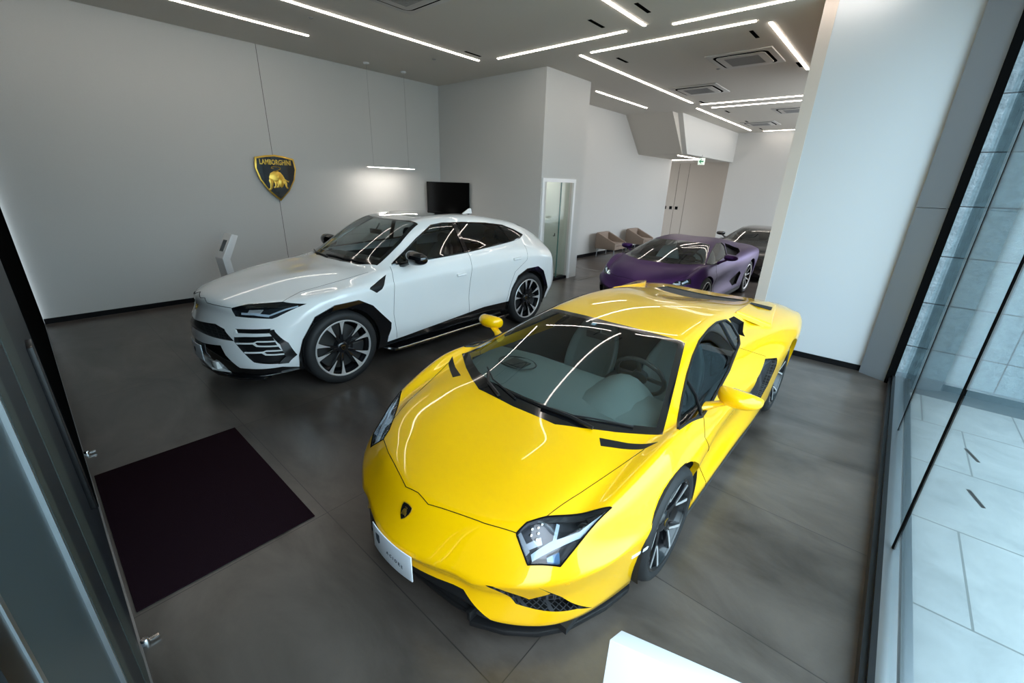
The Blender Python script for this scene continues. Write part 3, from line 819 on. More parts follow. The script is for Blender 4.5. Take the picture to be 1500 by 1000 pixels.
def perf():
    m, nt, b = new_mat('perforated_cover'); tc = nt.nodes.new('ShaderNodeTexCoord'); v = nt.nodes.new('ShaderNodeTexVoronoi'); v.inputs['Scale'].default_value = 24; v.inputs['Randomness'].default_value = 0
    nt.links.new(tc.outputs['Object'], v.inputs['Vector']); g = math_node(nt, 'LESS_THAN', v.outputs['Distance'], .3)
    mx = nt.nodes.new('ShaderNodeMixRGB'); nt.links.new(g, mx.inputs[0]); mx.inputs[1].default_value = (.06, .055, .05, 1); mx.inputs[2].default_value = (.5, .48, .45, 1); nt.links.new(mx.outputs[0], b.inputs['Base Color']); return m
R_['perf'] = perf()
R_['grate'] = mat('drain_cover', (.30, .29, .27), .4, .8)

def struct(mb, name, m, **k):
    o = mb.build(name, m, **k); o['kind'] = 'structure'; return o
def fbox(name, m, x0, x1, y0, y1, z0, z1, parent=None, bevel=0, kind=None):
    mb = MB(); mb.box(x0, x1, y0, y1, z0, z1); o = mb.build(name, m, parent, bevel=bevel)
    if kind: o['kind'] = kind
    return o
ST = 'structure'
# floor / ceiling / walls
fbox('floor', R_['floor'], -8.9, .42, -.16, 19.2, -.2, 0, kind=ST)
fbox('ceiling', R_['ceil'], -8.9, .75, -.35, 19.2, H, H + .2, kind=ST)
fbox('wall_left', R_['wall'], -8.9, -8.64, -.35, 7.12, 0, H, kind=ST)
fbox('trim_1', R_['blk'], -8.641, -8.638, 3.292, 3.298, .1, H, kind=ST)     # joint in the left wall covering
fbox('baseboard_left', R_['base'], -8.64, -8.625, -.1, 7.1, 0, .075, kind=ST)
# block with the glass door
mb = MB(); mb.box(-8.9, -5.52, 7.1, 7.28, 0, H); mb.box(-5.7, -5.52, 8.3, 8.62, 0, H); mb.box(-5.7, -5.52, 7.28, 8.3, 2.14, H); mb.box(-7.1, -5.7, 8.50, 8.62, 0, H)
struct(mb, 'wall_block', R_['wall'])
fbox('baseboard_block', R_['base'], -8.62, -5.53, 7.085, 7.1, 0, .09, kind=ST)
fbox('wall_back_room', R_['wall'], -7.3, -7.2, 7.28, 8.5, 0, 2.6, kind=ST)
mb = MB(); mb.box(-5.55, -5.50, 7.13, 7.2, 0, 2.17); mb.box(-5.55, -5.50, 8.24, 8.31, 0, 2.17); mb.box(-5.55, -5.50, 7.2, 8.24, 2.1, 2.17)
d1 = struct(mb, 'door_1', R_['white'])
fbox('glass_leaf', R_['clear_pane'], -5.62, -5.605, 7.2, 8.24, .06, 2.1, d1)
fbox('door_edge', R_['glass_edge'], -5.625, -5.60, 7.92, 7.935, .06, 2.1, d1)
fbox('threshold', R_['base'], -5.66, -5.53, 7.2, 8.24, 0, .06, d1)
mb = MB(); mb.tube([(-5.60, 7.72, 1.0), (-5.56, 7.72, 1.0), (-5.56, 7.72, 1.06)], .012, 8); mb.build('door_handle', R_['dark_metal'], d1)
mb = MB(); mb.box(-7.2, -5.7, 7.28, 8.5, 2.6, 2.7); struct(mb, 'ceiling_back_room', R_['ceil'])
tag(fbox('ceiling_fill_light', R_['strip'], -6.7, -6.5, 7.4, 8.4, 2.585, 2.602), 'added unseen fill light that brightens the room behind the glass door', 'ceiling light')  # added lamp, out of view, only brightens the room behind the glass
# long wall behind
mb = MB(); mb.box(-7.2, -6.95, 8.62, 16.85, 0, H); struct(mb, 'wall_chairs', R_['wall'])
fbox('baseboard_chairs', R_['base'], -6.95, -6.935, 8.62, 16.84, 0, .09, kind=ST)
fbox('wall_rear', R_['wall'], -5.5, .6, 18.9, 19.2, 0, H, kind=ST)
fbox('wall_recess', R_['taupe'], -9.2, -5.5, 18.9, 19.2, 0, 3.2, kind=ST)
fbox('wall_corridor', R_['wall'], -9.4, -9.2, 16.8, 19.2, 0, 3.2, kind=ST)
for x in (-7.42, -7.0): fbox('trim_2', R_['base'], x - .004, x + .004, 18.895, 18.9, 0, 3.0, kind=ST)
# sloped soffit and lowered ceiling with its beam
mb = MB(); mb.prism([(12.9, H + .01), (14.05, 3.05), (18.9, 3.05), (18.9, H + .01)], -9.2, -5.52, None, 'yz'); struct(mb, 'ceiling_soffit', R_['ceil'])
mb = MB(); mb.prism([(13.3, H), (14.1, 3.045), (18.9, 3.045), (18.9, H)], -5.52, -5.38, None, 'yz'); struct(mb, 'wall_beam', R_['wall'])
# column
fbox('wall_column', R_['col'], -1.09, .10, 6.5, 6.75, 0, H, kind=ST)
fbox('wall_column_side', fabric_wall('taupe_column_paint', (.62, .53, .47), .01), -1.22, -1.09, 6.49, 10.4, 0, H, kind=ST)
fbox('baseboard_column', R_['base'], -1.09, .10, 6.485, 6.5, 0, .07, kind=ST)
fbox('wall_right_rear', R_['wall'], -.9, .6, 10.35, 10.5, 0, H, kind=ST)
# corner cladding and window wall
mb = MB(); mb.prism([(.10, 6.44), (.345, 6.30), (.345, 6.75), (.10, 6.75)], 0, 1.94); mb.prism([(.10, 6.44), (.345, 6.30), (.345, 6.75), (.10, 6.75)], 1.946, H)
struct(mb, 'wall_corner_cladding', R_['metal'])
mb = MB(); mb.box(.346, .375, 6.27, 6.5, 0, H); mb.box(.375, .42, 6.30, 6.36, 0, H); struct(mb, 'trim_3', R_['blk'])
w1 = struct(MB().box(.375, .40, -.3, 6.3, 0, .075).box(.40, .425, -.3, 6.3, 0, .10), 'window_1', R_['dark_metal'])
fbox('window_sill', R_['steel'], .425, .50, -.3, 6.36, -.02, .085, w1, bevel=.004)
fbox('window_sill', R_['steel'], .512, .56, -.3, 6.40, -.05, .075, w1, bevel=.004)
fbox('pane', R_['pane'], .468, .474, -.1, 2.985, .07, H, w1); fbox('pane', R_['pane'], .468, .474, 3.005, 4.775, .07, H, w1); fbox('pane', R_['pane'], .468, .474, 4.785, 6.3, .07, H, w1)
fbox('glass_joint', R_['blk'], .464, .478, 2.982, 3.008, .08, H, w1); fbox('glass_joint', R_['blk'], .466, .476, 4.776, 4.784, .08, H, w1)
fbox('window_head', R_['dark_metal'], .38, .56, -.3, 6.4, H - .05, H + .1, w1)
# outside
fbox('floor_paving', R_['paving'], .56, 5.0, -6, 6.5, -.3, -.1, kind=ST)
fbox('floor_forecourt', R_['paving'], -9.5, .56, -6, -.34, -.3, -.1, kind=ST)
fbox('wall_outside_stone', R_['stone'], .40, 5.0, 6.5, 6.8, -.3, 7, kind=ST)
fbox('baseboard_outside', mat('stone_plinth', (.09, .13, .15), .6, bump=.5, bscale=60), .40, 5.0, 6.46, 6.5, -.3, .10, kind=ST)
# small drain slots in the paving
for (x, y, a) in ((1.02, 5.15, .3), (.98, 4.35, .3)):
    mb = MB(); mb.box(-.012, .012, -.11, .11, 0, .004, T(x, y, -.1) @ RZ(a)); o = mb.build('drain_slot', R_['dark_metal'])
    tag(o, 'short dark drain slot in the outside paving, ' + ('the one nearer the stone wall' if y > 5 else 'the one farther from the stone wall'), 'drain', 'drain slots in the paving')

# ---------------------------------------------------------------- front facade (left edge of the view)
YF = -.10
fr = struct(MB().box(-8.64, .38, -.20, -.1, 0, .022), 'trim_4', R_['steel'])
fa = struct(MB().box(-.46, -.535, YF - .07, YF, 0, H).box(-1.10, -1.135, YF - .06, YF, 0, H).box(-1.135, -1.23, YF - .05, YF - .012, .02, H), 'window_2', R_['dark_metal'])
fbox('infill_panel', R_['infill'], -1.085, -.55, YF - .03, YF - .004, 0, H, fa)
fbox('edge_strip', R_['steel'], -.55, -.535, YF - .03, YF + .002, 0, H, fa); fbox('edge_strip', R_['steel'], -1.10, -1.083, YF - .03, YF + .004, 0, H, fa)
fbox('infill_panel', R_['infill'], -.46, -.2, YF - .03, YF - .004, 0, H, fa)
fbox('window_head', R_['dark_metal'], -8.64, .38, YF - .08, YF, 3.2, 3.3, fa)
fbox('light_block_over_doors', R_['wall'], -8.64, -1.2, YF - .08, YF - .01, 3.3, H, kind=ST); fbox('pane', R_['pane'], -1.2, .38, YF - .05, YF - .044, 3.3, H, fa)  # opaque panel added out of view to keep daylight off the left wall
gd = empty('door_2', (0, 0, 0)); gd['kind'] = ST
fbox('glass_leaf', R_['door_pane'], -2.30, -1.23, YF - .040, YF - .034, .02, 3.2, gd)
R_['stile_green'] = mat('grey_green_stile', (.045, .055, .05), .5, .3); R_['stile_navy'] = mat('navy_black_stile', (.005, .008, .012), .5)
fbox('door_stile', R_['stile_green'], -1.345, -1.235, YF - .03, YF - .006, .03, 3.2, gd)
fbox('door_stile', R_['stile_navy'], -1.69, -1.35, YF - .03, YF - .008, .03, 3.2, gd)
fbox('door_stile', R_['stile_green'], -2.03, -1.695, YF - .03, YF - .006, .03, 3.2, gd)
fbox('door_stile', R_['stile_navy'], -3.4, -2.035, YF - .05, YF - .008, .012, 3.2, gd)
fbox('door_pull', R_['dark_metal'], -2.75, -2.60, YF - .01, YF + .012, .50, 1.35, gd, bevel=.004)
fbox('door_stile', R_['blk'], -8.6, -3.4, YF - .04, YF - .004, .012, 3.2, gd)
for x, y in ((-4.22, -.085), (-2.12, -.085)):
    mb = MB(); mb.lathe([(0, .0), (0, .017), (.03, .017), (.036, .012), (.036, 0)], 20, 'z', T(x, y, 0)); mb.box(x - .008, x + .008, y, y + .05, .010, .020)
    o = mb.build('floor_pivot', M['chrome']); tag(o, 'small bright metal door pivot on the floor, ' + ('nearest the camera' if x > -3 else 'beyond the mat'), 'door pivot', 'door pivots along the entrance')

# ---------------------------------------------------------------- ceiling fittings
def strip(ax, x, y, L, txt):
    w = .035
    mb = MB()
    if ax == 'y': mb.box(x - w / 2, x + w / 2, y, y + L, H - .012, H + .01)
    else: mb.box(x, x + L, y - w / 2, y + w / 2, H - .012, H + .01)
    o = mb.build('strip_downlight', R_['strip']); tag(o, txt, 'ceiling light', 'recessed strip lights in the ceiling')
K = (H - 2.06) / (3.3 - 2.06)
STR = [('y', -4.60*K, -.3, 3.93, 'white strip light nearest the crest wall, running along it'),
 ('y', -3.88*K, .0, 3.77*K, 'long white strip light second from the crest wall'),
 ('y', -1.965*K, 2.5, 3.8*K - 2.5, 'white strip light whose far end meets the crossing pair above the yellow car'),
 ('x', -3.65*K, 3.83*K, 1.5*K, 'white crossing strip light in front of the corner of the white wall block'),
 ('x', -2.72*K, 4.2*K, 1.49*K, 'long white crossing strip light just before the nearer air units'),
 ('y', -2.86*K, 4.22*K, 3.16*K, 'long white strip light left of the two nearer air units, running to the sloped soffit'),
 ('x', -1.77*K, 3.9*K, 1.45*K, 'white crossing strip light at the top, in front of the white column'),
 ('y', -1.15*K, 4.3*K, 1.75*K, 'bright white strip light cut off by the taupe column side'),
 ('y', -3.64*K, 5.83*K, 1.61*K, 'short white strip light over the armchair wall'),
 ('x', -2.79*K, 7.56*K, 1.9*K, 'nearer of two thin parallel crossing strip lights in the rear ceiling'),
 ('x', -2.74*K, 7.93*K, 1.9*K, 'farther of two thin parallel crossing strip lights in the rear ceiling'),
 ('y', -2.96*K, 7.87*K, 3.36*K, 'white strip light beside the white beam, running to the rear wall'),
 ('x', -2.75*K, 11.45*K, 1.6*K, 'short crossing strip light closest to the rear wall')]
for a in STR: strip(*a)
for ax, x, y, L, txt in (('y', -5.85, 14.6, 2.3, 'strip light in the lowered ceiling, pointing at the exit sign'), ('x', -7.6, 17.0, 1.75, 'strip light in the lowered ceiling, running across it')):
    mb = MB()
    if ax == 'y': mb.box(x - .02, x + .02, y, y + L, 3.035, 3.06)
    else: mb.box(x, x + L, y - .02, y + .02, 3.035, 3.06)
    tag(mb.build('strip_downlight', R_['strip']), txt, 'ceiling light', 'recessed strip lights in the ceiling')
def slot(px, L, ax, txt):
    x, y = px; mb = MB()
    mb.box(-L / 2, L / 2, -.025, .025, -.004, .01, T(x, y, H) @ RZ(ax)); tag(mb.build('air_vent', R_['blk']), txt, 'air slot', 'narrow air slots in the ceiling')
SL = [((-6.08,5.77), 'narrow black ceiling slot at the far end of the long second strip light'),
 ((-3.67,5.74),'narrow black ceiling slot left of the strip light at the top centre'),
 ((-2.95,5.6),'narrow black ceiling slot right of the strip light at the top centre'),
 ((-4.22,7.5),'narrow black ceiling slot just left of the bigger air unit'),
 ((-4.32,10.2),'narrow black ceiling slot beside the middle of the long strip to the soffit'),
 ((-2.14,7.35),'narrow black ceiling slot left of the bright strip by the column'),
 ((-1.93,9.4),'narrow black ceiling slot near the column, right of the bigger air unit'),
 ((-4.4,12.0),'narrow black ceiling slot at the end of the long strip to the soffit'),
 ((-4.3,13.7),'narrow black ceiling slot beside the start of the beam strip light'),
 ((-4.35,15.9),'narrow black ceiling slot halfway along the beam strip light'),
 ((-4.4,17.9),'narrow black ceiling slot at the rear end of the beam strip light')]
for p, t in SL: slot(p, .36, PI / 2, t)

def cassette(x, y, s, txt, name='air_unit'):
    o = empty(name, (x, y, H), 0, txt, 'air conditioner', 'ceiling air units')
    h = s / 2
    m = MB(); m.box(-h, h, -h, h, -.018, .02); m.build('casing', R_['cass'], o, bevel=.006)
    def rr(a, r, z):
        pts = []
        for cx, cy, a0 in ((a - r, a - r, 0), (-a + r, a - r, PI / 2), (-a + r, -a + r, PI), (a - r, -a + r, 3 * PI / 2)):
            for k in range(6): t = a0 + k * PI / 10; pts.append((cx + r * math.cos(t), cy + r * math.sin(t)))
        return pts
    m = MB(); m.prism(rr(h * .83, h * .22, 0), -.021, -.017); m.build('outlet_gap', R_['blk'], o)
    m = MB(); m.prism(rr(h * .74, h * .16, 0), -.033, -.019); m.build('front_panel', R_['cass'], o, bevel=.004)
    m = MB()
    for k in range(22): yy = -h * .5 + h * k / 21; m.box(-h * .52, h * .52, yy - h * .012, yy + h * .012, -.036, -.033)
    m.build('grille', R_['cassgrey'], o)
    return o
cassette(-2.55, 8.53, .98, 'square ceiling air unit nearest the white column')
cassette(-3.96, 10.5, .98, 'square ceiling air unit second nearest, beside the long strip light')
cassette(-4.1, 16.5, .98, 'small-looking square air unit at the rear of the ceiling, close to the beam')
cassette(-2.75, 14.2, .98, 'square air unit at the rear, half hidden by the taupe column side')
cassette(-4.92, 3.54, .98, 'square air unit cut off at the top edge above the white car')
for (x, y), t in (((-6.65, 3.3), 'tiny dark ceiling sensor between the two strip lights over the crest'), ((-6.9, 5.6), 'tiny dark ceiling sensor near the hanging lamp'), ((-3.1, 8.95), 'tiny dark ceiling sensor beside the bigger air unit'), ((-4.05, 12.9), 'tiny dark ceiling sensor between the rear parallel strips')):
    m = MB(); m.lathe([(0, .0), (-.012, .02), (-.004, .035), (.01, .035)], 16, 'z', T(x, y, H)); tag(m.build('ceiling_sensor', R_['cassgrey']), t, 'sensor', 'small ceiling sensors')
# exit sign
ex = empty('exit_sign', (-5.22, 15.0, 2.82), 0, 'small lit exit sign with a green arrow hanging below the lowered ceiling', 'exit sign')
m = MB(); m.box(-.10, .10, -.02, .02, -.04, .16); m.build('sign_case', R_['signwhite'], ex, bevel=.004)
m = MB(); m.prism([(.72 * a, .72 * b + .06) for a, b in [(-.10, 0), (-.01, .09), (.03, .09), (-.03, .025), (.10, .025), (.10, -.025), (-.03, -.025), (.03, -.09), (-.01, -.09)]], -.026, -.02, None, 'xz'); m.build('arrow', R_['green'], ex)
m = MB(); m.tube([(0, 0, .14), (0, 0, .25)], .008, 6); m.build('stem', R_['cable'], ex)
for k, x in enumerate((-7.80, -7.55, -7.30)):
    m = MB(); m.box(x - .06, x + .06, 18.885, 18.9, 1.19, 1.32); o = m.build('wall_switch', R_['dark_metal'], bevel=.003)
    tag(o, ('left', 'middle', 'right')[k] + 'most of three dark switch plates on the taupe rear panel' if k != 1 else 'middle one of three dark switch plates on the taupe rear panel', 'switch', 'switch plates on the taupe panel')
    m = MB(); m.box(x - .045, x + .045, 18.88, 18.886, 1.22, 1.31); m.build('switch_panel', R_['blk'], o)
# entrance mat
tag(fbox('entrance_mat', R_['mat'], -3.85, -2.345, -.085, .81, 0, .009, bevel=.003), 'dark aubergine entrance mat on the floor in front of the yellow car', 'mat')
# drain covers
for k, (x, y, a) in enumerate(((-5.24, 8.95, PI / 2 - .03), (-5.85, 9.64, 0))):
    m = MB(); L = 1.4 if k == 0 else 1.0
    m.box(-L / 2, L / 2, -.07, .07, 0, .003, T(x, y, 0) @ RZ(a))
    o = m.build('drain_cover', R_['perf']); tag(o, 'perforated floor strip ' + ('beside the glass door block, running into the depth' if k == 0 else 'crossing toward the armchair wall'), 'floor strip', 'perforated floor strips')
# screen on the block wall
sc_ = empty('wall_screen', (-8.03, 6.80, 0), math.radians(25), 'black switched-off screen standing behind the white car in the wall corner', 'screen')
m = MB(); m.box(-.53, .53, .0, .045, 1.18, 2.03); m.build('screen_case', R_['blk'], sc_, bevel=.004)
m = MB(); m.box(-.515, .515, -.004, .001, 1.195, 2.015); m.build('display', R_['screen'], sc_)
m = MB(); m.tube([(0, .06, .02), (0, .06, 1.6)], .03, 12); m.build('pole', R_['dark_metal'], sc_)
m = MB(); m.box(-.3, .3, -.16, .16, 0, .02); m.build('base', R_['dark_metal'], sc_, bevel=.004)
# pendant lamp
pl = empty('pendant_lamp', (-8.15, 5.42, 2.28), 0, 'slim horizontal pendant lamp hanging on thin wires near the crest wall', 'lamp')
m = MB(); m.box(-.06, .06, -.55, .55, -.008, .012); m.build('lamp_body', R_['white'], pl, bevel=.003)
m = MB(); m.box(-.045, .045, -.53, .53, -.011, -.008); m.build('lamp_diffuser', mat('lamp_diffuser', (1, 1, 1), .5, emit=(1, .92, .84), es=22), pl)
for y in (-.42, .42): MB().tube([(0, y, .012), (0, y * .98, H - 2.28)], .0022, 5).build('wire', R_['cable'], pl)
for y in (-.41, .41): MB().lathe([(0, 0), (-.02, .05), (0, .055), (.01, .05)], 16, 'z', T(0, y, H - 2.28)).build('ceiling_rose', R_['white'], pl)
# ---------------------------------------------------------------- crest on the wall
cr = empty('wall_crest', (-8.64, 3.30, 2.03), PI / 2, 'large black and gold shield crest with a bull mounted on the left wall', 'crest')
SZ = .74
sh, M4 = crest('shield', cr, SZ, (0, -.03, 0), Matrix.Identity(4), .03)
bull('bull', sh, M4, SZ * .98, -.034, .009, off=(.0, -.06))
txt = 'LAMBORGHINI'
m = MB()
text_mesh(txt, .118, M['gold'], sh, 'lettering', T(0, -.066, .243) @ Matrix.Scale(.66, 4, Vector((1, 0, 0))), .003, 1.04, .0025)
m = MB(); m.box(-.1, .1, -.03, 0, -.1, .1); m.build('mount', R_['blk'], cr)

# ---------------------------------------------------------------- info stands
def stand(name, x, y, rz, txt, hgt=1.18, w=.24, white=R_['white']):
    o = empty(name, (x, y, 0), rz, txt, 'info stand')
    # folded slab profile in yz: leans back then top plate leans forward
    m = MB()
    prof = [(-.03, 0), (-.10, hgt * .70), (.10, hgt), (.19, hgt - .03), (.01, hgt * .68), (.08, 0)]
    m.prism(prof, -w / 2, w / 2, None, 'yz'); m.build('stand_body', white, o, bevel=.004)
    a = math.atan2(hgt * .30, .20); n = Vector((0, -math.sin(a), math.cos(a))); d = Vector((0, math.cos(a), math.sin(a)))
    c = Vector((0, .0, hgt * .85))
    m = MB(); hx = .055; hy = .095
    vs = [c + Vector((sx * hx, 0, 0)) + d * (sy * hy) + n * k for k in (.0, .004) for sx, sy in ((-1, -1), (1, -1), (1, 1), (-1, 1))]
    m.add(vs, [(0, 1, 2, 3), (4, 5, 6, 7), (0, 1, 5, 4), (1, 2, 6, 5), (2, 3, 7, 6), (3, 0, 4, 7)]); m.build('display', R_['tablet'], o)
    return o
stand('info_stand', -7.85, 2.05, .15, 'white folded info stand with a small screen beside the white car and left wall')
s2 = empty('sign_panel', (-.13, .80, 0), .0, 'top of a white display stand at the bottom edge, right of the yellow car', 'info stand')
# ---------------------------------------------------------------- armchairs
def armchair(x, y, rz, txt):
    o = empty('armchair', (x, y, 0), rz, txt, 'armchair', 'armchairs along the wall')
    m = MB(); m.box(-.30, .30, -.31, .22, .36, .45); m.build('seat', R_['brown'], o, bevel=.02, seg=3)
    # shell wrapping back and arms, arms slope down to the front
    m = MB()
    m.prism([(-.33, .27), (.33, .27), (.33, .72), (.27, .74), (-.26, .50), (-.33, .47)], -.37, -.30, None, 'yz')
    m.prism([(-.33, .27), (.33, .27), (.33, .72), (.27, .74), (-.26, .50), (-.33, .47)], .30, .37, None, 'yz')
    m.box(-.31, .31, .24, .33, .27, .74); m.box(-.31, .31, -.32, .30, .27, .36)
    m.build('shell', R_['brown'], o, bevel=.012, seg=3)
    for sx in (-1, 1):
        for sy in (-1, 1):
            m = MB(); m.tube([(sx * .30, sy * .27, .28), (sx * .32, sy * .29, 0)], .013, 8); m.build('leg', R_['steel'], o)
armchair(-6.42, 11.85, PI / 2 + .05, 'taupe felt armchair nearer the glass door block, against the white wall')
armchair(-6.42, 13.8, PI / 2, 'taupe felt armchair farther from the glass door, behind the purple car')
# ---------------------------------------------------------------- shared car helpers
def arch(s, cs, cz, r, pid, wmin=.6):
    s.cut('sz', circle(cs, cz, r, 36), pid, cond=lambda c, n: abs(c.x) > wmin)

def liner(name, parent, cs, cz, r, w0, w1, mt=None):
    for sg in (1, -1):
        m = MB(); rings = []
        for k in range(25):
            a = -.35 + (PI + .7) * k / 24
            rings.append([(sg * w1, cs + r * math.cos(a), cz + r * math.sin(a)), (sg * w0, cs + r * math.cos(a), cz + r * math.sin(a)), (sg * w0, cs + r * .3 * math.cos(a), cz + r * .3 * math.sin(a))])
        m.loft(rings, False); m.build(name, mt or M['cabin'], parent)

def tub(parent, w, s0, s1, z0, z1, wt=None, s0t=None, s1t=None):
    wt = wt or w
    m = MB(); s0t = s0 if s0t is None else s0t; s1t = s1 if s1t is None else s1t
    vs = [(-w, s0, z0), (w, s0, z0), (w, s1, z0), (-w, s1, z0), (-wt, s0t, z1), (wt, s0t, z1), (wt, s1t, z1), (-wt, s1t, z1)]
    m.add(vs, [(0, 1, 2, 3), (0, 1, 5, 4), (1, 2, 6, 5), (2, 3, 7, 6), (3, 0, 4, 7)])
    return m.build('cabin_floor', M['cabin'], parent, smooth=False)

def surf_ribbon(s, name, axes, pts, half, off, mt, parent, side=1, thick=.004, mirror=True):
    """flat raised band following the skin along a path"""
    m = MB()
    for sd in ([1, -1] if mirror else [side]):
        P = [(a * sd, b) if axes != 'sz' else (a, b) for a, b in pts]
        L, R_l = [], []
        for k in range(len(P)):
            a = Vector(P[max(0, k - 1)]); b = Vector(P[min(len(P) - 1, k + 1)]); d = (b - a).normalized(); n = Vector((-d.y, d.x))
            h = half[k] if isinstance(half, (list, tuple)) else half
            L.append(Vector(P[k]) + n * h); R_l.append(Vector(P[k]) - n * h)
        rings = []
        for k in range(len(P) - 1):
            st = max(1, int((Vector(P[k + 1]) - Vector(P[k])).length / .02))
            for q in range(st + (1 if k == len(P) - 2 else 0)):
                f = q / st; l = L[k].lerp(L[k + 1], f); r = R_l[k].lerp(R_l[k + 1], f)
                pl, nl = s.cast(axes, l.x, l.y, sd); pr, nr = s.cast(axes, r.x, r.y, sd)
                if pl is None or pr is None: continue
                rings.append([pl + nl * off, pr + nr * off, pr + nr * (off - thick), pl + nl * (off - thick)])
        if len(rings) > 1: m.loft(rings, True, True)
    return m.build(name, mt, parent)

def plate(parent, s_, z0, z1, txt, mark=None, w=.33):
    o = empty('number_plate', (0, 0, 0)); o.parent = parent
    m = MB(); rings = []
    for k in range(13):
        x = -w / 2 + w * k / 12; y = s_ + .55 * x * x
        rings.append([(x, y - .006, z0), (x, y - .006, z1), (x, y, z1), (x, y, z0)])
    m.loft(rings, True, True); p = m.build('plate', M['plate_white'], o, bevel=.002)
    if txt: text_mesh(txt, .026, M['plate_ink'], p, 'plate_lettering', T(.045, s_ - .0075 + .001, (z0 + z1) / 2 - .012), .0008, 1.7)
    return o, p

